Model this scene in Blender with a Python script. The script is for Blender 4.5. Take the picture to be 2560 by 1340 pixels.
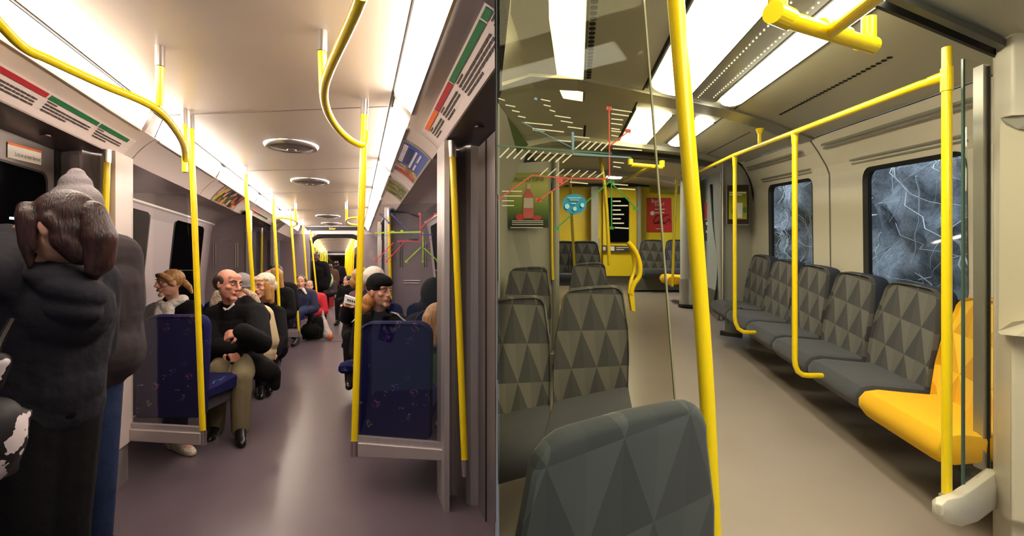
import bpy, bmesh, math, random
from mathutils import Vector, Matrix, Euler
from math import sin, cos, pi, radians
random.seed(7)
SC = bpy.context.scene
for o in list(bpy.data.objects):
    bpy.data.objects.remove(o)
COL = SC.collection

# ---------------------------------------------------------------- camera, world, exposure
F = 1300.0          # focal length in pixels of a 2560 px wide frame
ZC = 1.27           # eye height above the floor of the night carriage
cam_d = bpy.data.cameras.new('camera')
cam_d.sensor_width = 36.0
cam_d.lens = F*36.0/2560.0
cam_d.clip_start = 0.02
cam_d.clip_end = 300
cam = bpy.data.objects.new('camera', cam_d)
cam.location = (0, 0, ZC)
cam.rotation_euler = (pi/2, 0, 0)
COL.objects.link(cam)
SC.camera = cam

world = bpy.data.worlds.new('world')
SC.world = world
world.use_nodes = True
wn = world.node_tree.nodes
wn['Background'].inputs[0].default_value = (0.80, 0.88, 1.0, 1)
wn['Background'].inputs[1].default_value = 0.16

SC.view_settings.view_transform = 'Standard'
SC.view_settings.look = 'None'
SC.view_settings.exposure = 0.0
SC.view_settings.gamma = 1.0
SC.view_settings.use_curve_mapping = False
LAMP_A = 31.0
LAMP_B = 12.0        # ceiling panels of the day carriage
DAY_B = 900.0       # daylight on the rock cutting outside the day carriage

# ---------------------------------------------------------------- coordinates
def W(px, py, d):
    """point seen at pixel (px, py) of the 2560x1340 frame at distance d in front of the camera"""
    return Vector((d*(px-1280)/F, d, ZC + d*(670-py)/F))
KA = (887-1280)/F
def A(u, d, h):
    """night carriage: u across, d along, h above the floor"""
    return Vector((u + KA*d, d, h))
def Ah(px, d, h):
    return Vector((d*(px-1280)/F, d, h))
KB = (1445-1280)/F
SKB = 0.75
UB = 0.755
def zB(h, d):
    return ZC - 1.4 + h + d*(670-550)/F
def B(u, s, h):
    """day carriage: u across, s along (station), h above its floor"""
    d = s + SKB*(u-UB)
    return Vector((u + KB*d, d, zB(h, d)))
def Bd(u, d, h):
    return Vector((u + KB*d, d, zB(h, d)))
def Bh(px, d, h):
    return Vector((d*(px-1280)/F, d, zB(h, d)))

# ---------------------------------------------------------------- materials
def _in(node, name, val):
    if name in node.inputs:
        node.inputs[name].default_value = val
def lin(c):
    def f(v):
        v = v/255.0
        return v/12.92 if v <= 0.04045 else ((v+0.055)/1.055)**2.4
    return (f(c[0]), f(c[1]), f(c[2]), 1)
class NT:
    def __init__(s, m):
        s.nt = m.node_tree; s.n = s.nt.nodes; s.l = s.nt.links
    def new(s, t, **k):
        x = s.n.new(t)
        for a, b in k.items():
            if a.startswith('i_'):
                x.inputs[int(a[2:])].default_value = b
            else:
                setattr(x, a, b)
        return x
    def math(s, op, a, b=None, clamp=False):
        x = s.n.new('ShaderNodeMath'); x.operation = op; x.use_clamp = clamp
        for i, v in enumerate((a, b)):
            if v is None: continue
            if isinstance(v, (int, float)): x.inputs[i].default_value = v
            else: s.l.new(v, x.inputs[i])
        return x.outputs[0]
    def mix(s, fac, a, b):
        x = s.n.new('ShaderNodeMix'); x.data_type = 'RGBA'
        for sock, v in ((x.inputs[0], fac), (x.inputs[6], a), (x.inputs[7], b)):
            if isinstance(v, (int, float)): sock.default_value = v
            elif isinstance(v, tuple): sock.default_value = v
            else: s.l.new(v, sock)
        return x.outputs[2]
def mat(name, col, rough=0.5, metal=0.0, noise=0.0, nscale=8.0, bump=0.0, bscale=40.0, stretch=None,
        emit=0.0, trans=0.0, alpha=1.0, spec=None, coat=0.0, sheen=0.0, ior=None, col2=None):
    m = bpy.data.materials.new(name)
    m.use_nodes = True
    t = NT(m)
    b = t.n['Principled BSDF']
    c = lin(col)
    _in(b, 'Base Color', c); _in(b, 'Roughness', rough); _in(b, 'Metallic', metal)
    if spec is not None: _in(b, 'Specular IOR Level', spec)
    if coat: _in(b, 'Coat Weight', coat); _in(b, 'Coat Roughness', 0.15)
    if sheen: _in(b, 'Sheen Weight', sheen); _in(b, 'Sheen Roughness', 0.5)
    if trans: _in(b, 'Transmission Weight', trans)
    if ior: _in(b, 'IOR', ior)
    if alpha < 1: _in(b, 'Alpha', alpha)
    if emit: _in(b, 'Emission Color', c); _in(b, 'Emission Strength', emit)
    if noise or bump:
        tc = t.new('ShaderNodeTexCoord')
        src = tc.outputs['Object']
        if stretch:
            mp = t.new('ShaderNodeMapping'); mp.inputs['Scale'].default_value = stretch
            t.l.new(src, mp.inputs[0]); src = mp.outputs[0]
        if noise:
            nz = t.new('ShaderNodeTexNoise'); nz.inputs['Scale'].default_value = nscale; nz.inputs['Detail'].default_value = 5
            t.l.new(src, nz.inputs['Vector'])
            f = t.math('MULTIPLY', t.math('SUBTRACT', nz.outputs[0], 0.5), 2.4)
            f = t.math('ADD', f, 0.5, True)
            c2 = lin(col2) if col2 else tuple(min(1, v*(1+noise)) for v in c[:3])+(1,)
            c1 = c if col2 else tuple(v*(1-noise) for v in c[:3])+(1,)
            t.l.new(t.mix(f, c1, c2), b.inputs['Base Color'])
        if bump:
            nb = t.new('ShaderNodeTexNoise'); nb.inputs['Scale'].default_value = bscale; nb.inputs['Detail'].default_value = 4
            t.l.new(src, nb.inputs['Vector'])
            bp = t.new('ShaderNodeBump'); bp.inputs['Strength'].default_value = min(1, bump); bp.inputs['Distance'].default_value = 0.01*max(1, bump)
            t.l.new(nb.outputs[0], bp.inputs['Height'])
            t.l.new(bp.outputs[0], b.inputs['Normal'])
    return m

# ---------------------------------------------------------------- objects
def tag(o, label=None, cat=None, group=None, kind=None):
    if label: o['label'] = label
    if cat: o['category'] = cat
    if group: o['group'] = group
    if kind: o['kind'] = kind
    return o
def thing(name, label, cat, loc=(0, 0, 0), rotz=0, group=None):
    o = bpy.data.objects.new(name, None); COL.objects.link(o)
    o.empty_display_size = 0.1
    o.location = loc; o.rotation_euler = (0, 0, rotz)
    return tag(o, label, cat, group)
def wloc(p):
    v = Vector((0, 0, 0))
    while p is not None:
        v += p.location; p = p.parent
    return v
class MB:
    def __init__(s):
        s.v = []; s.f = []
    def add(s, vs, fs):
        n = len(s.v); s.v += [Vector(v) for v in vs]; s.f += [tuple(i+n for i in f) for f in fs]; return s
    def hexa(s, p):
        return s.add(p, [(0, 3, 2, 1), (4, 5, 6, 7), (0, 1, 5, 4), (1, 2, 6, 5), (2, 3, 7, 6), (3, 0, 4, 7)])
    def box(s, c, size, rot=None):
        x, y, z = size[0]/2, size[1]/2, size[2]/2
        R = rot if rot is not None else Matrix.Identity(3)
        return s.hexa([Vector(c)+R@Vector(q) for q in ((-x, -y, -z), (x, -y, -z), (x, y, -z), (-x, y, -z), (-x, -y, z), (x, -y, z), (x, y, z), (-x, y, z))])
    def slab(s, q, th):
        """quad (4 points) thickened by vector th"""
        th = Vector(th); q = [Vector(a) for a in q]
        return s.hexa(q+[a+th for a in q])
    def prism(s, poly, th):
        th = Vector(th); n = len(poly); p = [Vector(a) for a in poly]
        fs = [tuple(range(n-1, -1, -1)), tuple(range(n, 2*n))]
        fs += [(i, (i+1) % n, n+(i+1) % n, n+i) for i in range(n)]
        return s.add(p+[a+th for a in p], fs)
    def loft(s, secs, closed=True, caps=True):
        n = len(secs[0]); vs = [v for q in secs for v in q]; fs = []
        for k in range(len(secs)-1):
            for i in range(n if closed else n-1):
                j = (i+1) % n
                fs.append((k*n+i, k*n+j, (k+1)*n+j, (k+1)*n+i))
        if caps and closed:
            fs.append(tuple(range(n-1, -1, -1))); fs.append(tuple((len(secs)-1)*n+i for i in range(n)))
        return s.add(vs, fs)
    def tube(s, pts, r, n=14, caps=True):
        pts = [Vector(p) for p in pts]
        rs = list(r) if isinstance(r, (list, tuple)) else [r]*len(pts)
        if len(rs) != len(pts):
            m_ = len(rs)-1; q_ = []
            for i in range(len(pts)):
                f_ = i/(len(pts)-1)*m_; k_ = min(int(f_), m_-1); q_.append(rs[k_]+(rs[k_+1]-rs[k_])*(f_-k_))
            rs = q_
        t0 = (pts[1]-pts[0]).normalized()
        up = Vector((0, 0, 1)) if abs(t0.z) < 0.9 else Vector((1, 0, 0))
        a = t0.cross(up).normalized()
        secs = []
        for i, p in enumerate(pts):
            if i == 0: t = t0
            elif i == len(pts)-1: t = (pts[i]-pts[i-1]).normalized()
            else: t = ((pts[i]-pts[i-1]).normalized()+(pts[i+1]-pts[i]).normalized()).normalized()
            a = (a-t*a.dot(t)).normalized(); b = t.cross(a)
            secs.append([p+(a*cos(2*pi*k/n)+b*sin(2*pi*k/n))*rs[i] for k in range(n)])
        return s.loft(secs, True, caps)
    def lathe(s, prof, c=(0, 0, 0), n=28, axis='z'):
        secs = []
        c = Vector(c)
        for r, z in prof:
            ring = []
            for k in range(n):
                x, y = r*cos(2*pi*k/n), r*sin(2*pi*k/n)
                ring.append(c+(Vector((x, y, z)) if axis == 'z' else Vector((x, z, y))))
            secs.append(ring)
        return s.loft(secs, True, True)
    def sphere(s, c, r, n=16, m=10, rot=None):
        rx, ry, rz = r if isinstance(r, (tuple, list)) else (r, r, r)
        R = rot if rot is not None else Matrix.Identity(3)
        vs = []; c = Vector(c)
        vs.append(c+R@Vector((0, 0, -rz)))
        for i in range(1, m):
            th = -pi/2+pi*i/m
            for k in range(n):
                vs.append(c+R@Vector((rx*cos(th)*cos(2*pi*k/n), ry*cos(th)*sin(2*pi*k/n), rz*sin(th))))
        vs.append(c+R@Vector((0, 0, rz)))
        fs = [(0, 1+(k+1) % n, 1+k) for k in range(n)]
        for i in range(m-2):
            for k in range(n):
                a = 1+i*n+k; b = 1+i*n+(k+1) % n
                fs.append((a, b, b+n, a+n))
        t = len(vs)-1; q = 1+(m-2)*n
        fs += [(q+k, q+(k+1) % n, t) for k in range(n)]
        return s.add(vs, fs)
    def build(s, name, m, parent=None, smooth=None, bevel=0, seg=2, sub=0, fix=True, raw=False, origin=None):
        me = bpy.data.meshes.new(name)
        if parent is not None:
            off = Vector((0, 0, 0)) if raw else wloc(parent)
        elif raw: off = Vector((0, 0, 0))
        else:
            xs = [v.x for v in s.v]; ys = [v.y for v in s.v]; zs = [v.z for v in s.v]
            off = Vector(((min(xs)+max(xs))/2, (min(ys)+max(ys))/2, min(zs))) if origin is None else Vector(origin)
        me.from_pydata([v-off for v in s.v], [], s.f)
        if fix:
            bm = bmesh.new(); bm.from_mesh(me)
            bmesh.ops.recalc_face_normals(bm, faces=bm.faces)
            bm.to_mesh(me); bm.free()
        if smooth is None: smooth = len(s.f) > 30
        if smooth: me.shade_smooth()
        if isinstance(m, (list, tuple)):
            for q in m: me.materials.append(q)
        else: me.materials.append(m)
        o = bpy.data.objects.new(name, me); COL.objects.link(o)
        if parent is not None: o.parent = parent
        else: o.location = off
        if bevel:
            bv = o.modifiers.new('bevel', 'BEVEL'); bv.width = bevel; bv.segments = seg; bv.limit_method = 'ANGLE'; bv.angle_limit = radians(40)
            if not smooth: me.shade_smooth()
            bv.harden_normals = True
        elif smooth and sub == 0:
            try:
                me.set_sharp_from_angle(angle=radians(42))
            except Exception: pass
        if sub:
            sb = o.modifiers.new('sub', 'SUBSURF'); sb.levels = sub; sb.render_levels = sub
        return o
def struct(name, mb, m, **k):
    o = mb.build(name, m, **k); o['kind'] = 'structure'; return o
def copy_tree(o, parent=None):
    c = o.copy(); COL.objects.link(c); c.parent = parent
    for ch in list(o.children): copy_tree(ch, c)
    return c
def cut_divider(root, keep_right, off=.006):
    """trim the meshes of a thing where the dividing wall stands"""
    bpy.context.view_layer.update()
    n = Vector((F, 38.5, 0)).normalized()
    for o in [root]+list(root.children_recursive):
        if o.type != 'MESH': continue
        o.data = o.data.copy(); bm = bmesh.new(); bm.from_mesh(o.data)
        inv = o.matrix_world.inverted(); co = inv@(n*off*(1 if keep_right else -1)); no = (o.matrix_world.transposed().to_3x3()@n).normalized()
        bmesh.ops.bisect_plane(bm, geom=bm.verts[:]+bm.edges[:]+bm.faces[:], plane_co=co, plane_no=no, clear_inner=keep_right, clear_outer=not keep_right)
        ed = [e for e in bm.edges if e.is_boundary]
        if ed:
            try: bmesh.ops.holes_fill(bm, edges=ed, sides=0)
            except Exception: pass
        bm.to_mesh(o.data); bm.free()
def smooth_path(pts, n=8):
    """Catmull-Rom through the points"""
    pts = [Vector(p) for p in pts]
    P = [pts[0]*2-pts[1]]+pts+[pts[-1]*2-pts[-2]]
    out = []
    for i in range(1, len(P)-2):
        a, b, c, d = P[i-1], P[i], P[i+1], P[i+2]
        for k in range(n):
            t = k/n
            out.append(0.5*((2*b)+(c-a)*t+(2*a-5*b+4*c-d)*t*t+(3*b-a-3*c+d)*t**3))
    out.append(pts[-1]); return out
def text_mesh(s, body, org, ux, uy, size, font_w=None):
    """adds flat lettering: org = start of the baseline, ux/uy unit directions"""
    cu = bpy.data.curves.new('t', 'FONT'); cu.body = body; cu.size = size; cu.resolution_u = 2
    o = bpy.data.objects.new('t', cu); COL.objects.link(o)
    dg = bpy.context.evaluated_depsgraph_get(); dg.update()
    me = bpy.data.meshes.new_from_object(o.evaluated_get(dg))
    mx = max([v.co.x for v in me.vertices] or [1])
    k = (font_w/mx) if font_w else 1
    org = Vector(org); ux = Vector(ux).normalized(); uy = Vector(uy).normalized()
    s.add([org+ux*v.co.x*k+uy*v.co.y for v in me.vertices], [tuple(p.vertices) for p in me.polygons])
    bpy.data.objects.remove(o); bpy.data.curves.remove(cu); bpy.data.meshes.remove(me)
    return s
def blob(name, prims, vox, m, parent=None, smooth=4, raw=False, mat_idx=None):
    """union of spheres, cones and ellipsoids remeshed into one continuous surface"""
    mb = MB()
    for p in prims:
        if p[0] == 'c':
            _, a, ra, b, rb = p; a = Vector(a); b = Vector(b)
            mb.sphere(a, ra, 14, 8); mb.sphere(b, rb, 14, 8)
            if (b-a).length > 1e-4: mb.tube([a, b], [ra, rb], 14)
        elif p[0] == 'e':
            mb.sphere(p[1], p[2], 20, 12, p[3] if len(p) > 3 else None)
        elif p[0] == 'b':
            mb.box(p[1], p[2], p[3] if len(p) > 3 else None)
    me = bpy.data.meshes.new(name); me.from_pydata(mb.v, [], mb.f)
    bm = bmesh.new(); bm.from_mesh(me); bmesh.ops.recalc_face_normals(bm, faces=bm.faces); bm.to_mesh(me); bm.free()
    o = bpy.data.objects.new(name, me); COL.objects.link(o)
    r = o.modifiers.new('r', 'REMESH'); r.mode = 'VOXEL'; r.voxel_size = vox; r.use_smooth_shade = True
    if smooth:
        q = o.modifiers.new('s', 'SMOOTH'); q.factor = 0.5; q.iterations = smooth
    dg = bpy.context.evaluated_depsgraph_get(); dg.update()
    me2 = bpy.data.meshes.new_from_object(o.evaluated_get(dg))
    bpy.data.objects.remove(o); bpy.data.meshes.remove(me)
    me2.name = name
    if parent is not None and not raw:
        off = wloc(parent)
        me2.transform(Matrix.Translation(-off))
    me2.shade_smooth()
    me2.materials.clear(); me2.materials.append(m)
    o = bpy.data.objects.new(name, me2); COL.objects.link(o)
    if parent is not None: o.parent = parent
    return o

# ---------------------------------------------------------------- shared materials
M = {}
M['yellow'] = mat('yellow_enamel', (246, 214, 10), 0.28, coat=0.4)
M['chrome'] = mat('brushed_chrome', (205, 200, 196), 0.28, 1.0)
M['steel'] = mat('brushed_steel', (176, 168, 168), 0.38, .55, noise=0.1, nscale=6, stretch=(40, 40, 1))
M['black'] = mat('black_rubber', (18, 17, 18), 0.6)
M['dark'] = mat('dark_gap', (10, 10, 11), 0.8)
M['white'] = mat('white_print', (238, 232, 228), 0.5)
# ================================================================ NIGHT CARRIAGE: shell
M['a_ceil'] = mat('warm_ceiling_paint', (196, 180, 166), 0.38, noise=0.03, nscale=2)
M['a_panel'] = mat('warm_white_panel', (206, 192, 188), 0.4)
M['a_cove'] = mat('silver_cove_panel', (176, 164, 162), 0.3, 0.35)
M['a_under'] = mat('dark_header_paint', (92, 82, 84), 0.35, 0.3)
M['a_grey'] = mat('mauve_grey_laminate', (138, 124, 130), 0.45, noise=0.04, nscale=40)
M['a_wall'] = mat('pale_wall_panel', (205, 192, 196), 0.4)
M['a_door'] = mat('door_metal', (132, 122, 122), 0.35, 0.4)
M['a_night'] = mat('night_window_glass', (6, 6, 9), 0.12, spec=0.05, ior=1.1)
M['a_rim'] = mat('window_rubber', (24, 22, 24), 0.5)
def floor_mat(name, c1, c2, r):
    m = mat(name, c1, r)
    t = NT(m); b = t.n['Principled BSDF']
    tc = t.new('ShaderNodeTexCoord')
    n1 = t.new('ShaderNodeTexNoise'); n1.inputs['Scale'].default_value = 2.2; n1.inputs['Detail'].default_value = 2
    n2 = t.new('ShaderNodeTexNoise'); n2.inputs['Scale'].default_value = 90; n2.inputs['Detail'].default_value = 2
    t.l.new(tc.outputs['Object'], n1.inputs[0]); t.l.new(tc.outputs['Object'], n2.inputs[0])
    f = t.math('ADD', t.math('MULTIPLY', n1.outputs[0], 0.8), t.math('MULTIPLY', n2.outputs[0], 0.12), True)
    t.l.new(t.mix(f, lin(c1), lin(c2)), b.inputs['Base Color'])
    
    return m
M['a_floor'] = floor_mat('mauve_speckled_floor', (86, 74, 82), (106, 93, 102), 0.29)
def lamp_mat(name, col, s):
    m = mat(name, col, 0.4); b = m.node_tree.nodes['Principled BSDF']
    _in(b, 'Emission Color', lin(col)); _in(b, 'Emission Strength', s); return m
M['a_lamp'] = lamp_mat('cove_diffuser', (255, 240, 224), LAMP_A)

CUT = -(38.0/F)-KA         # slope (u per metre) where the dividing wall stands
def dcut(u): return max(0.5, u/CUT)
NEAR = 0.9; END = 11.5

# added dividing wall, keeps the light of the two carriages apart
div = MB()
def dv(d, off, z): return Vector((-38.5/F*d+off, d, z))
div.hexa([dv(.3, -.0002, -.3), dv(.3, .0002, -.3), dv(7, .004, -.3), dv(7, -.004, -.3), dv(.3, -.0002, 2.9), dv(.3, .0002, 2.9), dv(7, .004, 2.9), dv(7, -.004, 2.9)])
div.hexa([dv(-2, .004, -.3), dv(-2, -.004, -.3), dv(-.06, -.001, -.3), dv(-.06, .001, -.3), dv(-2, .004, 2.9), dv(-2, -.004, 2.9), dv(-.06, -.001, 2.9), dv(-.06, .001, 2.9)])  # unseen rear piece, added to keep day lamp light out of the night carriage
struct('wall_divider_added', div, mat('divider_grey', (120, 116, 116), 0.6))

# floor
fl = MB()
fl.prism([Vector((-1.2, .35, 0)), Vector((-38/F*.35, .35, 0)), Vector((-38/F*5, 5, 0)), A(1.5, 5, 0), A(1.5, 12, 0), Vector((-8, 45, 0)), Vector((-20, 45, 0)), A(-2.4, 12, 0), A(-2.4, 1, 0)], (0, 0, -.05))
struct('floor', fl, M['a_floor'], bevel=0)
for i, (d0, a, b) in enumerate([(9.0, -1.35, .45)]):
    sm = MB(); sm.slab([A(-1.6, d0, .0005), A(.7, d0-.05, .0005), A(.7, d0-.035, .0005), A(-1.6, d0+.015, .0005)], (0, 0, .002))
    struct('trim_1', sm, M['dark'])

def band(name, ua, ha, ub, hb, d0, d1, m, th=0.02, bulge=0.0, n=8, parent=None, skew=0.0, inset=0.0, cut=True):
    """curved strip between the longitudinal lines (ua,ha) and (ub,hb)"""
    mb = MB(); secs = []
    nx, nh = (hb-ha), -(ub-ua); L = math.hypot(nx, nh); nx /= L; nh /= L
    c = -1 if (nx*(UMID-ua)+nh*(1.2-ha)) > 0 else 1       # outward side
    nx *= c; nh *= c
    for end in (0, 1):
        ring = []; back = []
        for i in range(n+1):
            t = i/n; u = ua+(ub-ua)*t; h = ha+(hb-ha)*t
            o = bulge*4*t*(1-t)+inset
            d = d0 if end == 0 else d1
            def Q(x, y):
                return A(x, max(d, dcut(x)+.003) if (cut and x > 0) else d, y)
            ring.append(Q(u+nx*o, h+nh*o)); back.append(Q(u+nx*(o+th), h+nh*(o+th)))
        secs.append(ring+back[::-1])
    mb.loft(secs)
    return mb
UMID = -.4727
# ceiling
ce = MB()
ce.prism([A(-1.18, NEAR, 2.2), A(.2, NEAR, 2.2), A(.2, END, 2.2), A(-1.18, END, 2.2)], (0, 0, .04))
struct('ceiling', ce, M['a_ceil'])
for i, d0 in enumerate([3.12, 4.95, 6.45, 8.3]):
    sm = MB(); sm.slab([A(-1.17, d0+.05, 2.2), A(.19, d0-.13, 2.2), A(.19, d0-.122, 2.2), A(-1.17, d0+.058, 2.2)], (0, 0, -.0015))
    struct('trim_%d' % (i+2), sm, M['a_under'])
# long black seams beside the lamps
for i, (u, s) in enumerate(((-1.185, -1), (.206, 1))):
    sm = MB(); d0 = max(NEAR, dcut(u) if u > 0 else NEAR)
    sm.slab([A(u-.006, d0, 2.196), A(u+.006, d0, 2.196), A(u+.006, END, 2.196), A(u-.006, END, 2.196)], (0, 0, .02))
    struct('trim_%d' % (i+6), sm, M['dark'])

# cove panels and lamps
PL = [(-1.19, 2.19), (-1.2425, 2.075), (-1.405, 1.93)]
PR = [(.208, 2.19), (.299, 2.077), (.480, 1.945)]
lampL = [(NEAR, 3.02), (3.30, 4.62), (4.78, 5.78), (5.9, 6.4), (6.6, 8.1), (8.4, 9.7), (9.9, 11.3)]
lampR = [(NEAR, 2.72), (3.0, 4.35), (4.5, 5.9), (6.1, 7.9), (8.1, 9.6), (9.8, 11.3)]
seamL = [NEAR, 3.25, 4.7, 6.47, 8.25, END]
seamR = [NEAR, 2.97, 4.4, 6.0, 8.0, END]
nl = 0
for side, P, lamps, seams in (('left', PL, lampL, seamL), ('right', PR, lampR, seamR)):
    bk = MB()
    for k in range(len(seams)-1):
        a, b = seams[k]+.006, seams[k+1]-.006
        q = band('', P[0][0], P[0][1], P[1][0], P[1][1], a, b, None, inset=.012, th=.02)
        bk.add(q.v, q.f)
    struct('wall_cove_'+side, bk, M['a_cove'])
    pn = MB()
    for k in range(len(seams)-1):
        a, b = seams[k]+.008, seams[k+1]-.008
        q = band('', P[1][0], P[1][1], P[2][0], P[2][1], a, b, None, bulge=.015, th=.02)
        pn.add(q.v, q.f)
    struct('wall_panel_'+side, pn, M['a_panel'])
    bb = MB()
    q = band('', P[0][0], P[0][1], P[1][0], P[1][1], NEAR, END, None, inset=.034, th=.01); bb.add(q.v, q.f)
    q = band('', P[1][0], P[1][1], P[2][0], P[2][1], NEAR, END, None, inset=.024, bulge=.015, th=.01); bb.add(q.v, q.f)
    struct('trim_%d' % (8 if side == 'left' else 9), bb, M['dark'])
    for k, (a, b) in enumerate(lamps):
        where = ['nearest the camera', 'second along', 'third along', 'fourth along', 'fifth along', 'sixth along', 'farthest along'][k if k < len(lamps)-1 else 6]
        t = thing('ceiling_light', 'glowing strip light in the %s ceiling cove, %s' % (side, where), 'light', A(P[0][0], max(a, dcut(P[0][0]) if side == 'right' else a), 2.1), group='cove strip lights in the night carriage')
        q = band('', P[0][0], P[0][1], P[1][0], P[1][1]+.004, a, b, None, th=.010, inset=-.002, bulge=-.006)
        q.build('diffuser', M['a_lamp'], t, smooth=True)
        e = band('', P[0][0], P[0][1], P[1][0], P[1][1], b, b+.05, None, th=.012, inset=-.001, bulge=-.006)
        e.build('end_cap', M['a_cove'], t, smooth=True)
        q = band('', P[1][0], P[1][1]+.006, P[1][0], P[1][1]-.008, a, b, None, th=.012, inset=-.006, bulge=0)
        q.build('rail', M['chrome'], t)

# header underside above the doors, door walls
HU = MB()
HU.prism([A(-1.405, NEAR, 1.93), A(-1.64, NEAR, 1.905), A(-1.64, 3.2, 1.905), A(-1.405, 3.2, 1.93)], (0, 0, .03))
HU.prism([A(.48, dcut(.48), 1.945), A(.7, dcut(.7), 1.915), A(.7, 3.2, 1.915), A(.48, 3.2, 1.945)], (0, 0, .03))
struct('trim_10', HU, M['a_under'])
HK = MB()
HK.lathe([(.022, -.004), (.022, .002)], A(-1.50, 2.52, 1.912), 18)
HK.lathe([(.022, -.004), (.022, .002)], A(.58, 2.42, 1.926), 18)
struct('trim_11', HK, mat('sensor_red_black', (60, 16, 16), 0.3))

def wall_plane(name, u0, d0, d1, prof, m, th=.03, skew=(0, 0)):
    """wall running along the carriage; prof = [(u offset, h)...] from top to bottom"""
    mb = MB(); s = 1 if u0 > UMID else -1
    secs = []
    for d in (d0, d1):
        ring = [A(u0+s*o, d, h) for o, h in prof]+[A(u0+s*(o+th), d, h) for o, h in prof[::-1]]
        secs.append(ring)
    mb.loft(secs)
    return struct(name, mb, m, smooth=False)
# sliding doors with dark windows (left near, right near, then second doorway)
def door_leaf(name, u, d0, d1, win, lab, right=False):
    s = 1 if right else -1
    o = struct(name, MB().slab([A(u, d0, 0), A(u, d1, 0), A(u, d1, 1.915), A(u, d0, 1.915)], (s*.03, 0, 0)), M['a_door'])
    if win:
        a, b, h0, h1 = win
        pts = []
        r = .05
        for cx, ch, a0 in ((b-r, h1-r, 0), (a+r, h1-r, 90), (a+r, h0+r, 180), (b-r, h0+r, 270)):
            for k in range(5):
                t = radians(a0+k*22.5); pts.append((cx+r*cos(t), ch+r*sin(t)))
        MB().prism([A(u-s*.004, x, y) for x, y in pts], (s*.006, 0, 0)).build('rim', M['a_rim'], o)
        cx = (a+b)/2; cy = (h0+h1)/2
        MB().prism([A(u-s*.008, cx+(x-cx)*.96, cy+(y-cy)*.97) for x, y in pts], (s*.004, 0, 0)).build('pane', M['a_night'], o)
    return o
door_leaf('door_1', -1.62, 1.1, 2.82, (1.45, 2.74, .92, 1.77), '')
door_leaf('door_2', .66, dcut(.66)+.003, 2.80, None, '', True)
struct('trim_12', MB().slab([A(-1.61, 2.80, 0), A(-1.61, 2.86, 0), A(-1.61, 2.86, 1.905), A(-1.61, 2.80, 1.905)], (-.05, 0, 0)), M['black'])
struct('trim_13', MB().slab([A(.655, 2.60, 0), A(.655, 2.615, 0), A(.655, 2.615, 1.915), A(.655, 2.60, 1.915)], (.05, 0, 0)), M['black'])
dl = door_leaf('door_3', -1.66, 6.75, 8.05, (6.95, 7.9, .92, 1.74), '')
dr = door_leaf('door_4', .72, 6.5, 7.9, (6.7, 7.7, .92, 1.74), '', True)

def pillar(name, poly, h1, parts):
    o = struct(name, MB().prism([A(u, d, 0) for u, d in poly], (0, 0, h1)), M['steel'], bevel=0, smooth=False)
    for nm, pl, m, z0, z1 in parts:
        MB().prism([A(u, d, z0) for u, d in pl], (0, 0, z1-z0)).build(nm, m, o)
    return o
def curve_poly(pts, n=6): 
    return [(p.x, p.y) for p in smooth_path([Vector((a, b, 0)) for a, b in pts], n)]
cl = curve_poly([(-1.50, 2.86), (-1.485, 2.93), (-1.45, 2.98), (-1.41, 2.98), (-1.385, 2.94)])
pillar('wall_pillar_left', [(-1.63, 2.86), (-1.52, 2.86)]+cl+[(-1.36, 2.95), (-1.36, 3.12), (-1.95, 3.14), (-1.95, 2.86)], 1.925,
       [('post', [(-1.375, 2.90), (-1.335, 2.90), (-1.335, 3.13), (-1.375, 3.13)], M['a_panel'], .24, 1.925),
        ('plate', [(-1.63, 2.85), (-1.515, 2.85), (-1.515, 2.86), (-1.63, 2.86)], M['a_door'], .1, 1.9)])
cr = curve_poly([(.50, 2.80), (.505, 2.86), (.54, 2.90), (.58, 2.89), (.60, 2.80)])
pillar('wall_pillar_right', [(.48, 2.84), (.49, 2.80)]+cr+[(.62, 2.78), (.68, 2.78), (1.1, 2.84), (1.1, 2.95), (.48, 2.93)], 1.935,
       [('post', [(.465, 2.70), (.492, 2.70), (.492, 2.94), (.465, 2.94)], M['steel'], .0, 1.935)])

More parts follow.
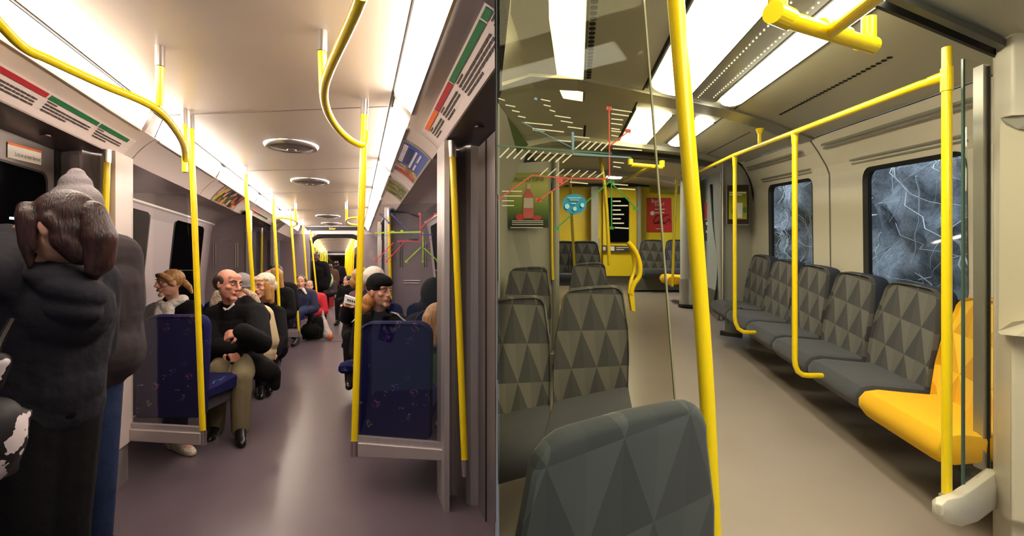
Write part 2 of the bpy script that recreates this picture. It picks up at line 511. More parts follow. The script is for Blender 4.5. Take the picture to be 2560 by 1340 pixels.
# bay walls (slanting outward towards the seat) with windows and luggage shelf line
WP = [(0.0, 1.80), (.03, 1.70), (.13, .80), (.13, 0)]
def bay(side, d0, d1, u0, wins, k):
    s = 1 if side == 'right' else -1
    wall_plane('wall_%s_%d' % (side, k), u0, d0, d1, WP, M['a_wall'])
    # sloping soffit between the cove and the wall
    ul, hl = (PL[2] if s < 0 else PR[2])
    sf = MB()
    secs = []
    for d in (d0, d1):
        q = [(ul, hl), ((ul*.6+u0*.4), hl-.015), ((ul*.25+u0*.75), hl-.06), (u0, 1.80)]
        secs.append([A(a, d, b) for a, b in q]+[A(a+s*.0, d, b+.04) for a, b in q[::-1]])
    sf.loft(secs); struct('trim_%d' % (20+k+(10 if s > 0 else 0)), sf, M['a_cove'], smooth=True)
    lip = MB().slab([A(u0-s*.0, d0, 1.79), A(u0-s*.02, d0, 1.80), A(u0-s*.02, d1, 1.80), A(u0, d1, 1.79)], (0, 0, .018))
    struct('trim_%d' % (40+k+(10 if s > 0 else 0)), lip, M['white'])
    for i, (a, b, h0, h1) in enumerate(wins):
        def P(d, h, o=0):
            off = .03+(1.70-h)/.9*.10
            return A(u0+s*(off-o), d, h)
        pts = []; r = .06
        for cx, ch, a0 in ((b-r, h1-r, 0), (a+r, h1-r, 90), (a+r, h0+r, 180), (b-r, h0+r, 270)):
            for kk in range(5):
                t = radians(a0+kk*22.5); pts.append((cx+r*cos(t), ch+r*sin(t)))
        w = MB().prism([P(x, y, .006) for x, y in pts], (s*.012, 0, 0))
        o = struct('window_%d' % (k*3+i+1+(20 if s > 0 else 0)), w, M['a_rim'])
        cx = (a+b)/2; cy = (h0+h1)/2
        MB().prism([P(cx+(x-cx)*.95, cy+(y-cy)*.96, .010) for x, y in pts], (s*.004, 0, 0)).build('pane', M['a_night'], o)
        MB().tube([P(a+.1, h1-.52, .02), P(b-.1, h1-.52, .02)], .006, 8).build('rail', M['chrome'], o)
bay('left', 3.14, 6.44, -1.75, [(3.3, 4.52, .86, 1.765), (5.12, 6.12, .86, 1.765)], 1)
bay('right', 2.95, 6.2, .85, [(3.3, 4.6, .86, 1.765), (4.9, 5.98, .86, 1.765)], 1)
bay('left', 8.4, 11.5, -1.75, [(8.7, 9.8, .86, 1.765)], 2)
bay('right', 8.2, 11.5, .85, [(8.6, 9.8, .86, 1.765)], 2)

# end partitions of the bays, each with grab frames
def partition(name, ua, ub, d, h1, ha, right=False, frames=True):
    pl = [A(ua, d, 0), A(ub, d, 0), A(ub, d, h1), A(ua, d, ha)]
    o = struct(name, MB().slab(pl, (0, .035, 0)), M['a_grey'])
    if frames:
        w = ub-ua
        for x in (.22, .74):
            for dx in (0, .025):
                MB().tube([A(ua+w*x+dx, d-.01, 1.28), A(ua+w*x+dx, d-.01, 1.58)], .006, 8).build('rail', M['chrome'], o)
        for dz in (0, .03):
            MB().tube([A(ua+w*.36, d-.01, 1.60+dz*.5), A(ua+w*.62, d-.01, 1.60+dz*.5)], .005, 8).build('rail', M['chrome'], o)
            MB().tube([A(ua+w*.3, d-.012, 1.09+dz), A(ua+w*.66, d-.012, 1.09+dz)], .005, 8).build('rail', M['chrome'], o)
    return o
partition('wall_partition_left', -1.86, -1.335, 6.44, 1.99, 1.80)
partition('wall_partition_right', .42, .96, 6.2, 1.80, 1.99)
partition('wall_partition_far_left', -1.86, -1.30, 8.28, 1.99, 1.80, frames=False)
partition('wall_partition_far_right', .42, .96, 8.1, 1.80, 1.99, frames=False)
for i, (u, d) in enumerate(((-1.30, 6.36), (-1.30, 8.2), (.38, 6.1), (.38, 8.0))):
    struct('trim_%d' % (60+i), MB().prism([A(u-.025, d-.03, 0), A(u+.025, d-.03, 0), A(u+.025, d+.1, 0), A(u-.025, d+.1, 0)], (0, 0, 1.98)), M['steel'])
for i, (u, d0, d1) in enumerate(((-1.335, 6.44, 8.3), (.42, 6.2, 8.1))):
    s = -1 if i == 0 else 1
    struct('trim_%d' % (66+i), MB().slab([A(u-.03*s, d0, 1.94), A(u+s*.4, d0, 1.9), A(u+s*.4, d1, 1.9), A(u-.03*s, d1, 1.94)], (0, 0, .03)), M['a_under'])

# end bulkhead with the destination display
bw = MB()
def EP(px, h, d=END): return Ah(px, d, h)
bw.slab([EP(700, 2.02), EP(960, 2.02), EP(960, 2.26), EP(700, 2.26)], (0, .08, 0))
hd = struct('wall_end', bw, M['a_wall'])
MB().slab([EP(768, 2.10, 11.44), EP(908, 2.10, 11.44), EP(912, 2.175, 11.44), EP(762, 2.175, 11.44)], (0, .04, 0)).build('display', M['black'], hd)
t = MB(); text_mesh(t, '3t:ber', EP(822, 2.115, 11.42), (1, 0, 0), (0, 0, 1), .062)
t.build('lettering', lamp_mat('amber_led', (255, 205, 40), 1.6), hd)
jb = MB()
for xs in ((700, 772), (908, 950)):
    jb.slab([EP(xs[0], 0), EP(xs[1], 0), EP(xs[1], 2.02), EP(xs[0], 2.02)], (0, .08, 0))
struct('wall_end_jambs', jb, M['a_grey'])
# dark rubber gangway arch
ar = MB(); path = []
for px, h in ((772, 0), (774, 1.6), (780, 1.86), (796, 1.97), (840, 1.99), (884, 1.97), (900, 1.86), (906, 1.6), (908, 0)):
    path.append(EP(px, h, 11.62))
ar.tube(smooth_path(path, 4), .05, 8); struct('trim_70', ar, M['black'])

# the cars beyond the gangway
def C2(v, d, h): return Vector((-4.12-.334*(d-12)+v, d, h))
c2 = MB()
c2.prism([C2(-.69, 11.7, 2.2), C2(.69, 11.7, 2.2), C2(.69, 44, 2.2), C2(-.69, 44, 2.2)], (0, 0, .04))
struct('ceiling_far', c2, M['a_ceil'])
for s, nm in ((-1, 'left'), (1, 'right')):
    w = MB()
    w.slab([C2(s*.94, 11.7, 1.93), C2(s*.94, 44, 1.93), C2(s*.78, 44, 2.07), C2(s*.78, 11.7, 2.07)], (s*.02, 0, .02))
    w.slab([C2(s*1.35, 11.7, 0), C2(s*1.35, 44, 0), C2(s*1.1, 44, 1.93), C2(s*1.1, 11.7, 1.93)], (s*.03, 0, 0))
    w.slab([C2(s*1.1, 11.7, 1.91), C2(s*1.1, 44, 1.91), C2(s*.94, 44, 1.93), C2(s*.94, 11.7, 1.93)], (0, 0, .03))
    struct('wall_far_'+nm, w, M['a_grey'])
    for k, d in enumerate((11.8, 14.6, 17.4, 20.2, 23, 25.8)):
        q = MB().slab([C2(s*.78, d, 2.08), C2(s*.78, d+2.4, 2.08), C2(s*.70, d+2.4, 2.19), C2(s*.70, d, 2.19)], (s*.02, 0, .01))
        o = q.build('ceiling_light', M['a_lamp'])
        tag(o, 'small strip light on the %s ceiling edge beyond the gangway' % nm, 'light', 'strip lights of the far carriages')
b2 = struct('wall_far_end', MB().slab([C2(-.7, 29, 2.0), C2(.7, 29, 2.0), C2(.7, 29, 2.26), C2(-.7, 29, 2.26)], (0, .08, 0)), M['a_wall'])
MB().slab([C2(-.5, 28.95, 2.1), C2(.5, 28.95, 2.1), C2(.5, 28.95, 2.18), C2(-.5, 28.95, 2.18)], (0, .04, 0)).build('display', M['black'], b2)
struct('wall_far_back', MB().slab([C2(-1.5, 44, 0), C2(1.5, 44, 0), C2(1.5, 44, 2.3), C2(-1.5, 44, 2.3)], (0, .1, 0)), mat('far_glow', (150, 120, 70), .6))

# ceiling grilles
def grille_mat():
    m = mat('perforated_grille', (66, 62, 62), 0.4, 0.5); t = NT(m); b = t.n['Principled BSDF']
    tc = t.new('ShaderNodeTexCoord'); v = t.new('ShaderNodeTexVoronoi'); v.inputs['Scale'].default_value = 75; v.inputs['Randomness'].default_value = 0
    t.l.new(tc.outputs['Object'], v.inputs['Vector'])
    f = t.math('LESS_THAN', v.outputs['Distance'], .33)
    t.l.new(t.mix(f, lin((120, 114, 112)), lin((14, 13, 14))), b.inputs['Base Color']); return m
M['grille'] = grille_mat()
for k, (px, py, r) in enumerate(((729, 363, .195), (775, 453, .195), (820, 541, .21), (829, 560, .21))):
    d = 1209/(672-py)
    c = Ah(px, d, 2.2)
    t = thing('ceiling_vent', '%s round ceiling air vent with silver rim, counted along the aisle' % ['nearest', 'second', 'third', 'farthest'][k], 'vent', c-Vector((0, 0, .04)), group='round vents down the middle of the night carriage ceiling')
    MB().lathe([(r, -.002), (r, -.012), (r*.93, -.03), (r*.84, -.03), (r*.84, -.002)], c, 40).build('rim', M['chrome'], t, smooth=True)
    MB().lathe([(r*.85, -.004), (r*.85, -.022), (r*.4, -.036), (.012, -.040)], c, 36).build('grille', M['grille'], t, smooth=True)
    MB().lathe([(.035, -.036), (.03, -.048), (.002, -.05)], c, 16).build('hub', M['a_under'], t, smooth=True)
# ================================================================ NIGHT CARRIAGE: signs, poles, glass, seats
def cove_pt(side, t, d, o=.004, bulge=.015):
    P = PL if side == 'left' else PR
    (ua, ha), (ub, hb) = P[1], P[2]
    s = -1 if side == 'left' else 1
    nx, nh = (hb-ha), -(ub-ua); L = math.hypot(nx, nh); nx /= L; nh /= L
    if nx*(UMID-ua)+nh*(1.2-ha) > 0: nx, nh = -nx, -nh
    b = bulge*4*t*(1-t)-o
    u = ua+(ub-ua)*t+nx*b
    return A(u, max(d, dcut(u)+.004) if u > 0 else d, ha+(hb-ha)*t+nh*b)
def cove_patch(mb, side, t0, t1, d0, d1, o=.004, n=4):
    secs = []
    for d in (d0, d1):
        a = [cove_pt(side, t0+(t1-t0)*i/n, d, o) for i in range(n+1)]
        b = [cove_pt(side, t0+(t1-t0)*i/n, d, o-.002) for i in range(n+1)]
        secs.append(a+b[::-1])
    mb.loft(secs); return mb
CR = {'red': mat('sign_red', (178, 36, 52), .5), 'green': mat('sign_green', (14, 110, 70), .5), 'orange': mat('sign_orange', (232, 112, 44), .5),
      'ink': mat('sign_ink', (70, 60, 64), .6), 'sheet': mat('sign_sheet', (222, 208, 210), .45)}
def info_sign(side, d0, d1, bars, label, rows=4):
    t = thing('information_sign', label, 'sign', cove_pt(side, .97, (d0+d1)/2), group='coloured information strips on the cove panels')
    q = cove_patch(MB(), side, .38, .97, d0, d1, .003); q.build('sheet', CR['sheet'], t, smooth=False)
    for c, a, b in bars:
        q = cove_patch(MB(), side, .42, .53, a, b, .006); q.build('colour_bar', CR[c], t, smooth=False)
        ink = MB(); rr = random.Random(int(a*100))
        a2, b2 = (a, b)
        n = rows if (b-a) > .5 else 3
        cove_patch(ink, side, .565, .59, a2+.01 if side == 'left' else b2-.14*(b-a)-.05, (a2+.12*(b-a)+.03) if side == 'left' else b2-.02, .006, 1)
        for k in range(n):
            t0 = .63+.07*k; x = a2+.01; end = b2-.03-(0 if k < n-1 else (b2-a2)*.45)
            if side == 'right': x = a2+.03+(0 if k < n-1 else (b2-a2)*.45); end = b2-.01
            while x < end:
                w = rr.uniform(.012, .05); cove_patch(ink, side, t0, t0+.034, x, min(x+w, end), .006, 1); x += w+.006
        ink.build('small_print', CR['ink'], t, smooth=False)
    return t
info_sign('left', 1.2, 3.12, [('red', 1.45, 2.245), ('green', 2.265, 2.69), ('green', 2.71, 3.045)], 'long white information strip with red and green bars above the left door')
info_sign('right', 1.5, 2.90, [('green', 1.51, 1.575), ('green', 1.59, 2.105), ('red', 2.12, 2.49), ('orange', 2.505, 2.83)], 'long white information strip with green, red and orange bars, right cove')
info_sign('left', 6.55, 8.2, [('orange', 6.6, 6.85), ('red', 6.87, 7.15), ('green', 7.17, 7.9)], 'small distant information strip with orange, red and green bars, left cove', 3)

# advertising cards in the cove
def ad_mat(name, base, blobs, scale):
    """blocky printed picture"""
    m = mat(name, base, .35); t = NT(m); b = t.n['Principled BSDF']
    tc = t.new('ShaderNodeTexCoord'); v = t.new('ShaderNodeTexVoronoi'); v.inputs['Scale'].default_value = scale; v.distance = 'CHEBYCHEV'
    t.l.new(tc.outputs['Object'], v.inputs['Vector'])
    r = t.new('ShaderNodeValToRGB'); r.color_ramp.interpolation = 'CONSTANT'
    s = t.new('ShaderNodeSeparateColor'); t.l.new(v.outputs['Color'], s.inputs[0]); t.l.new(s.outputs[0], r.inputs[0])
    e = r.color_ramp.elements; e[0].color = lin(blobs[0]); e[1].position = 1/len(blobs); e[1].color = lin(blobs[1])
    for i, c in enumerate(blobs[2:]):
        x = e.new((i+2)/len(blobs)); x.color = lin(c)
    t.l.new(r.outputs[0], b.inputs['Base Color']); return m
def cove_ad(side, d0, d1, m, label, extra=None):
    t = thing('advertising_card', label, 'poster', cove_pt(side, .97, (d0+d1)/2))
    cove_patch(MB(), side, .06, .94, d0, d1, .003, 8).build('card', m, t, smooth=True)
    fr = MB()
    for a, b, c, d in ((.03, .07, d0-.03, d1+.03), (.93, .99, d0-.03, d1+.03), (.03, .99, d0-.03, d0), (.03, .99, d1, d1+.03)):
        cove_patch(fr, side, a, b, c, d, .005, 6)
    fr.build('frame', M['a_cove'], t)
    if extra:
        for nm, mm, lst in extra:
            q = MB()
            for a, b, c, d in lst: cove_patch(q, side, a, b, c, d, .0055, 3)
            q.build(nm, mm, t)
ink_w = CR['sheet']
cove_ad('left', 5.08, 5.95, ad_mat('colourful_pamphlets', (20, 30, 20), [(18, 24, 20), (180, 60, 60), (190, 180, 40), (40, 90, 50), (220, 150, 150), (20, 20, 24)], 14), 'colourful collage advert on the left cove panel above the seated man')
cove_ad('right', 3.27, 4.18, mat('blue_advert', (52, 88, 170), .35), 'blue travel advert with white lettering on the right cove panel',
        [('headline', ink_w, [(.10, .24, 3.34+.055*i, 3.34+.055*i+.04) for i in range(9)]),
         ('text_block', ink_w, [(.50, .57, 3.36, 3.85), (.66, .72, 3.36, 3.58), (.66, .72, 3.66, 3.84)]),
         ('panel', mat('navy_block', (34, 50, 92), .4), [(.29, .45, 3.38, 3.80)]),
         ('landscape', ad_mat('harbour_picture', (150, 100, 60), [(150, 110, 60), (180, 150, 120), (120, 80, 50), (200, 180, 160)], 26), [(.06, .94, 3.88, 4.04)]),
         ('boat', mat('red_boat_print', (170, 50, 48), .4), [(.2, .9, 4.04, 4.17)])])
cove_ad('right', 4.62, 5.35, ad_mat('green_advert', (60, 80, 40), [(54, 66, 36), (84, 96, 50), (150, 150, 130), (40, 50, 32), (120, 130, 60)], 18), 'smaller green patterned advert beyond the blue one on the right cove')
cove_ad('left', 8.5, 9.4, ad_mat('far_advert', (60, 60, 50), [(54, 56, 46), (94, 86, 70), (150, 140, 130), (40, 50, 32)], 12), 'small dark advert far along the left cove panel near the gangway')

# door sticker
st = thing('door_sticker', 'white sticker with orange stripe above the left door window', 'sticker', A(-1.612, 2.6, 1.80))
def DS(d, h, o=.0035): return A(-1.62+o, d, h)
MB().slab([DS(2.42, 1.785), DS(2.68, 1.80), DS(2.68, 1.862), DS(2.42, 1.847)], (.001, 0, 0)).build('sheet', M['white'], st)
MB().slab([DS(2.42, 1.847, .005), DS(2.68, 1.862, .005), DS(2.68, 1.873, .005), DS(2.42, 1.858, .005)], (.001, 0, 0)).build('stripe', CR['orange'], st)
q = MB(); ax = (DS(2.68, 1.8)-DS(2.42, 1.785)); text_mesh(q, 'Luta er ej mot dörren!', DS(2.47, 1.803, .006), ax, (0, 0, 1), .03, .21)
q.build('lettering', CR['ink'], st)

# ---- poles
def pole(top, bot, r, label, group, sleeve_top=.1, sleeve_bot=.1, bow=None, floor_ok=True):
    top, bot = Vector(top), Vector(bot)
    t = thing('grab_pole', label, 'pole', bot, group=group)
    def P(k):
        p = top.lerp(bot, k)
        if bow is not None: p = p+Vector(bow)*4*k*(1-k)
        return p
    L = (top-bot).length; a = sleeve_top/L; b = 1-sleeve_bot/L
    MB().tube([P(a*.8+(b-a*.8)*i/10) for i in range(11)], r, 16).build('tube', M['yellow'], t)
    if sleeve_top: MB().tube([P(0), P(a)], r*1.13, 16).build('sleeve', M['chrome'], t)
    if sleeve_bot: MB().tube([P(b), P(1)], r*1.13, 16).build('sleeve', M['chrome'], t)
    return t
GP = 'yellow grab poles of the night carriage'
pole(Ah(476, 3.16, 2.2), Ah(508, 3.16, .195), .0175, 'yellow pole nearest the camera on the left, at the seat end', GP, .085, .09, bow=(.0, 0, 0))
pole(Ah(912, 2.865, 2.2), Ah(885, 2.865, .235), .0185, 'large yellow pole by the right seats with a curved rail at top', GP, .085, .085, bow=(.0, 0, 0))
pole(Ah(612, 4.76, 2.2), Ah(644, 4.9, .4), .0175, 'yellow pole rising behind the seated man in black', GP, .07, .02)
pole(Ah(682, 6.36, 2.2), Ah(704, 6.36, .2), .0175, 'yellow pole in front of the far left partition', GP, .09, .1)
pole(Ah(726, 8.2, 2.2), Ah(748, 8.2, .18), .0175, 'yellow pole at the edge of the small far blue seat', GP, .09, .1)
pole(Ah(757, 10.2, 2.2), Ah(772, 10.2, .4), .0175, 'yellow pole beside the person with a white collar', GP, .09, .02)
pole(Ah(776, 11.4, 2.1), Ah(798, 11.4, .2), .0175, 'thin yellow pole in front of the standing man at the gangway', GP, .03, .05)
pole(Ah(268, 2.86, 1.92), Ah(243, 2.86, .2), .0175, 'yellow pole on the left metal pillar behind the beanie', GP, .07, .09)
pole(Ah(1130, 2.70, 1.93), Ah(1163, 2.68, .20), .0175, 'yellow pole on the right metal pillar by the doors', GP, .085, .085)
pole(Ah(972, 6.0, 1.95), Ah(980, 6.0, .2), .0175, 'thin yellow pole seen through the right glass screen', GP, .09, .1)
pole(Ah(655, 8.2, 1.9), Ah(652, 8.2, .2), .0175, 'thin yellow pole seen through the far left glass', GP, .09, .1)
pole(Ah(906, 7.9, 2.2), Ah(897, 7.9, .2), .0175, 'second yellow pole behind the large right one', GP, .09, .1)
# curved overhead loops with drop rods
def loop(label, pts, r, drops):
    pts = [Vector(p) for p in pts]
    t = thing('overhead_rail', label, 'rail', min(pts, key=lambda p: p.z))
    MB().tube(smooth_path(pts, 8), r, 16).build('tube', M['yellow'], t)
    for top, mid, bot in drops:
        MB().tube([mid, bot], r, 14).build('drop_rod', M['yellow'], t)
        MB().tube([top, mid], r*1.13, 14).build('sleeve', M['chrome'], t)
    return t
loop('curved yellow overhead rail sweeping across the left ceiling lamps',
     [Ah(-30, 1.55, 2.04), Ah(0, 1.60, 2.02), Ah(60, 1.72, 2.0), Ah(125, 1.80, 1.99), Ah(255, 1.98, 1.97), Ah(350, 2.12, 1.955), Ah(402, 2.24, 1.94), Ah(440, 2.5, 1.93), Ah(459, 2.78, 1.925), Ah(464, 3.04, 1.90)], .0165,
     [(Ah(400, 2.18, 2.2), Ah(400, 2.18, 2.115), Ah(399, 2.20, 1.955)), (Ah(459, 3.04, 2.2), Ah(460, 3.04, 2.11), Ah(463, 3.04, 1.83))])
loop('curved yellow overhead rail looping down from the right ceiling',
     [Ah(905, 1.35, 1.98), Ah(885, 1.45, 1.975), Ah(853, 1.62, 1.97), Ah(824, 1.82, 1.965), Ah(811, 1.98, 1.96), Ah(812, 2.15, 1.955), Ah(826, 2.35, 1.95), Ah(850, 2.56, 1.945), Ah(880, 2.74, 1.94), Ah(908, 2.86, 1.95), Ah(914, 2.866, 2.03)], .0175,
     [(Ah(806, 2.04, 2.2), Ah(805, 2.04, 2.12), Ah(809, 2.06, 1.96))])
loop('small distant yellow overhead rail on the left near the gangway',
     [Ah(693, 7.0, 1.94), Ah(712, 7.1, 1.95), Ah(735, 7.3, 1.94), Ah(743, 7.8, 1.93), Ah(732, 8.2, 1.92)], .016,
     [(Ah(739, 7.46, 2.2), Ah(739, 7.46, 2.12), Ah(740, 7.5, 1.93))])
loop('small distant yellow overhead rail on the right near the gangway',
     [Ah(893, 7.0, 1.95), Ah(874, 7.1, 1.95), Ah(866, 7.4, 1.94), Ah(872, 7.75, 1.93), Ah(895, 7.9, 1.92)], .016,
     [(Ah(866, 7.3, 2.2), Ah(866, 7.3, 2.1), Ah(867, 7.4, 1.94))])
# poles of the far cars, two rows either side of the aisle
lastp = None
for k, d in enumerate((12.6, 14.2, 15.8, 17.6, 19.5, 21.8, 24.5, 28)):
    for s, nm in ((-1, 'left'), (1, 'right')):
        o = MB().tube([C2(s*(.50), d, 2.2), C2(s*.44, d, .3)], .02, 10).build('grab_pole', M['yellow'])
        tag(o, 'thin yellow pole in the %s row beyond the gangway' % nm, 'pole', 'poles beyond the gangway, %s row' % nm)

# ---- glass screens and their base beams
M['glass'] = mat('screen_glass', (235, 240, 238), 0.02, trans=1.0, ior=1.05, spec=.9)
def glass_mat(name, tint, refl=.06):
    m = bpy.data.materials.new(name); m.use_nodes = True; t = NT(m)
    t.n.remove(t.n['Principled BSDF']); out = t.n['Material Output']
    tr = t.new('ShaderNodeBsdfTransparent'); tr.inputs[0].default_value = tint
    gl = t.new('ShaderNodeBsdfGlossy'); gl.inputs['Roughness'].default_value = .03
    mx = t.new('ShaderNodeMixShader'); mx.inputs[0].default_value = refl
    t.l.new(tr.outputs[0], mx.inputs[1]); t.l.new(gl.outputs[0], mx.inputs[2]); t.l.new(mx.outputs[0], out.inputs[0]); return m
M['glass'] = glass_mat('screen_glass', (.90, .90, .90, 1), .05)
def screen(label, p0, p1, h0, h1, beam, cat='screen'):
    """p0,p1: (px,d) base ends"""
    a, b = Ah(p0[0], p0[1], h0), Ah(p1[0], p1[1], h0)
    t = thing('glass_screen', label, cat, Ah(p0[0], p0[1], beam[0]))
    a1, b1 = Ah(p0[2], p0[1], h1), Ah(p1[2], p1[1], h1)
    MB().slab([a, b, b1, a1], (0, .006, 0)).build('pane', M['glass'], t)
    MB().slab([Ah(p0[0], p0[1]-.03, beam[0]), Ah(p1[0], p1[1]-.03, beam[2]), Ah(p1[0], p1[1]-.03, beam[3]), Ah(p0[0], p0[1]-.03, beam[1])], (0, .07, 0)).build('base_beam', M['a_cove'], t, bevel=.006)
    MB().slab([Ah(p0[0], p0[1]-.012, beam[1]), Ah(p1[0], p1[1]-.012, beam[3]), Ah(p1[0], p1[1]-.012, beam[3]+.03), Ah(p0[0], p0[1]-.012, beam[1]+.03)], (0, .03, 0)).build('channel', M['steel'], t)
    return t
screen('clear glass screen between left pillar and yellow pole, above the bench end', (500, 3.16, 464), (300, 3.10, 316), .27, 1.72, (.20, .275, .25, .32))
gs = screen('clear glass screen printed with a route map beside the right pillar', (893, 2.87, 912), (1118, 2.80, 1100), .31, 1.62, (.235, .315, .24, .30))
screen('small clear glass screen at the far left bench end', (745, 8.2, 728), (668, 8.2, 668), .26, 1.7, (.18, .28, .18, .28))
screen('clear glass screen beyond the gap in the left seats by the partition', (702, 6.36, 684), (612, 6.4, 612), .9, 1.72, (.2, .28, .2, .28))
# route map printed on the right screen
def rp(px, py, o=.004):
    k = (px-893)/(1118-893); d = 2.87+(2.80-2.87)*k-o
    return W(px, py, d)
def rline(mb, a, b, w=2.2):
    a = Vector(a); b = Vector(b); n = Vector((-(b-a).y, (b-a).x)).normalized()*w/2
    q = [a+n, b+n, b-n, a-n]; mb.slab([rp(*p) for p in q], (0, .001, 0))
def tint(name, c): return mat(name, c, .5)
mc = {'blue': tint('map_blue', (66, 64, 140)), 'green': tint('map_green', (160, 196, 50)), 'red': tint('map_red', (206, 60, 78)), 'ink': tint('map_ink', (74, 64, 74))}
L = {k: MB() for k in mc}
for a, b in (((951, 536), (975, 560)), ((979, 536), (1031, 588)), ((1031, 588), (1078, 587))): rline(L['blue'], a, b, 2.4)
for p in ((951, 536), (979, 536), (972, 557), (1078, 587)): rline(L['blue'], (p[0]-3, p[1]), (p[0]+3, p[1]), 4)
rline(L['green'], (937, 582), (1052, 580), 3.6); rline(L['green'], (977, 580), (986, 580), 6); rline(L['green'], (1001, 578), (1008, 578), 6)
for a, b in (((1057, 580), (1057, 654)), ((1052, 618), (1015, 653)), ((1060, 620), (1094, 652))): rline(L['green'], a, b, 2.6)
for p in ((1015, 654), (1057, 654), (1094, 653)): rline(L['green'], (p[0]-3, p[1]), (p[0]+3, p[1]), 5)
for a, b in (((1050, 534), (1051, 603)), ((1052, 570), (1088, 535)), ((1051, 603), (992, 603)), ((984, 606), (940, 652)), ((1010, 606), (967, 652))): rline(L['red'], a, b, 2.2)
for p in ((1049, 535), (1088, 535), (940, 654), (967, 654)): rline(L['red'], (p[0]-3, p[1]), (p[0]+3, p[1]), 5)
for k in range(22):
    x = 941+k*4.2; rline(L['ink'], (x, 591), (x+4, 585), .9)
for k in range(13):
    x = 995+k*4.3; rline(L['ink'], (x, 599), (x+4, 593), .9)
for k in range(9):
    x = 1022+k*3; rline(L['ink'], (x, 576), (x+4, 569), .8)
for k in range(17):
    rline(L['ink'], (1061, 592+k*3.7), (1061+random.uniform(8, 22), 592+k*3.7), 1.0)
for k in range(10):
    rline(L['ink'], (1055-k*3.9, 620+k*3.7), (1065-k*3.9, 620+k*3.7), 1.0)
    rline(L['ink'], (985-k*4.4+4, 607+k*5), (985-k*4.4+16, 607+k*5), .9)
    rline(L['ink'], (1010-k*4.4+4, 609+k*5), (1010-k*4.4+16, 609+k*5), .9)
for k in range(7):
    rline(L['ink'], (983+k*6, 540+k*6), (995+k*6, 540+k*6), .9); rline(L['ink'], (955+k*3, 536+k*4.6), (962+k*3, 536+k*4.6), .9)
    rline(L['ink'], (1054, 536+k*5.4), (1072-k, 536+k*5.4), .9)
for k in mc: L[k].build('map_'+{'ink': 'lettering'}.get(k, k+'_line'), mc[k], gs)
# map on the far left glass
fm = MB()
for i, (px, py) in enumerate(((618, 640), (640, 590), (655, 618), (628, 610), (645, 655))):
    fm.slab([W(px, py, 6.33), W(px+9, py, 6.33), W(px+9, py+1.5, 6.33), W(px, py+1.5, 6.33)], (0, .002, 0))

# ---- blue patterned seats
def seat_fabric(name):
    m = mat(name, (12, 13, 66), .9, spec=.2); t = NT(m); b = t.n['Principled BSDF']
    tc = t.new('ShaderNodeTexCoord')
    mp = t.new('ShaderNodeMapping'); mp.inputs['Scale'].default_value = (1, 0.2, 1); t.l.new(tc.outputs['Object'], mp.inputs[0])
    v = t.new('ShaderNodeTexVoronoi'); v.inputs['Scale'].default_value = 13; v.inputs['Randomness'].default_value = .7; t.l.new(mp.outputs[0], v.inputs['Vector'])
    w = t.new('ShaderNodeTexNoise'); w.inputs['Scale'].default_value = 42; t.l.new(mp.outputs[0], w.inputs['Vector'])
    near = t.math('LESS_THAN', v.outputs['Distance'], .34)
    st = t.math('LESS_THAN', t.math('ABSOLUTE', t.math('SUBTRACT', w.outputs[0], .52)), .016)
    f = t.math('MULTIPLY', t.math('MULTIPLY', near, st), .8)
    hs = t.new('ShaderNodeHueSaturation'); hs.inputs['Saturation'].default_value = .8; hs.inputs['Value'].default_value = .55; t.l.new(v.outputs['Color'], hs.inputs['Color'])
    t.l.new(t.mix(f, lin((12, 13, 66)), hs.outputs[0]), b.inputs['Base Color']); return m
M['seat_blue'] = seat_fabric('blue_patterned_moquette')
M['shell'] = mat('seat_shell', (70, 68, 74), .45, .3)
def rounded_slab(w, h, t, r, n=6, bulge=.0):
    """outline in x,z with rounded top corners; thickness along y"""
    pts = []
    for cx, cz, a0 in ((w/2-r, h-r, 0), (-w/2+r, h-r, 90), (-w/2+.02, .02, 180), (w/2-.02, .02, 270)):
        rr = r if a0 < 180 else .02
        for k in range(n+1):
            a = radians(a0+90*k/n); pts.append((cx+rr*cos(a), cz+rr*sin(a)))
    return pts
def seat_a():
    t = thing('train_seat', 'x', 'seat')
    pts = rounded_slab(.43, .66, .08, .085)
    m = MB(); secs = []
    for y, k in ((-.045, .93), (-.055, .965), (-.03, 1.0), (.02, 1.0), (.035, .97)):
        secs.append([Vector((x*k, y+.06*(z/.66)**2, z*(1-(1-k)*.5)+.30)) for x, z in pts])
    # surface facing -y is the rear shell side in fabric
    m.loft(secs); m.build('backrest', M['seat_blue'], t, smooth=True)
    c = MB(); secs = []
    for x, k in ((-.215, .75), (-.205, .93), (-.17, 1), (.17, 1), (.205, .93), (.215, .75)):
        ring = []
        for y, z in ((.02, .40), (.30, .395), (.44, .40), (.485, .43), (.48, .47), (.44, .495), (.30, .488), (.15, .47), (.02, .47)):
            ring.append(Vector((x, .02+(y-.02), .44+(z-.44)*k)))
        secs.append(ring)
    c.loft(secs); c.build('cushion', M['seat_blue'], t, smooth=True)
    f = MB(); f.box((0, .2, .35), (.36, .36, .09)); f.build('base', M['shell'], t, bevel=.015)
    return t
proto = seat_a(); used = [False]
def place_seat(px_or_u, d, toward, label, group=None, rz=0, s=1.0):
    o = proto if not used[0] else copy_tree(proto)
    used[0] = True
    o.location = A(px_or_u, d, 0); o.rotation_euler = (0, 0, (pi if toward else 0)+rz); o.scale = (s, s, s)
    tag(o, label, 'seat', 'blue patterned seats of the night carriage'); return o
place_seat(-1.195, 3.42, False, 'blue patterned seat seen from behind, beside the nearest left pole')
place_seat(-1.65, 3.42, False, 'blue seat mostly hidden behind the left pillar')
place_seat(-1.195, 4.98, True, 'blue seat under the man in the black coat')
place_seat(-1.65, 4.98, True, 'blue seat under the woman with a white scarf')
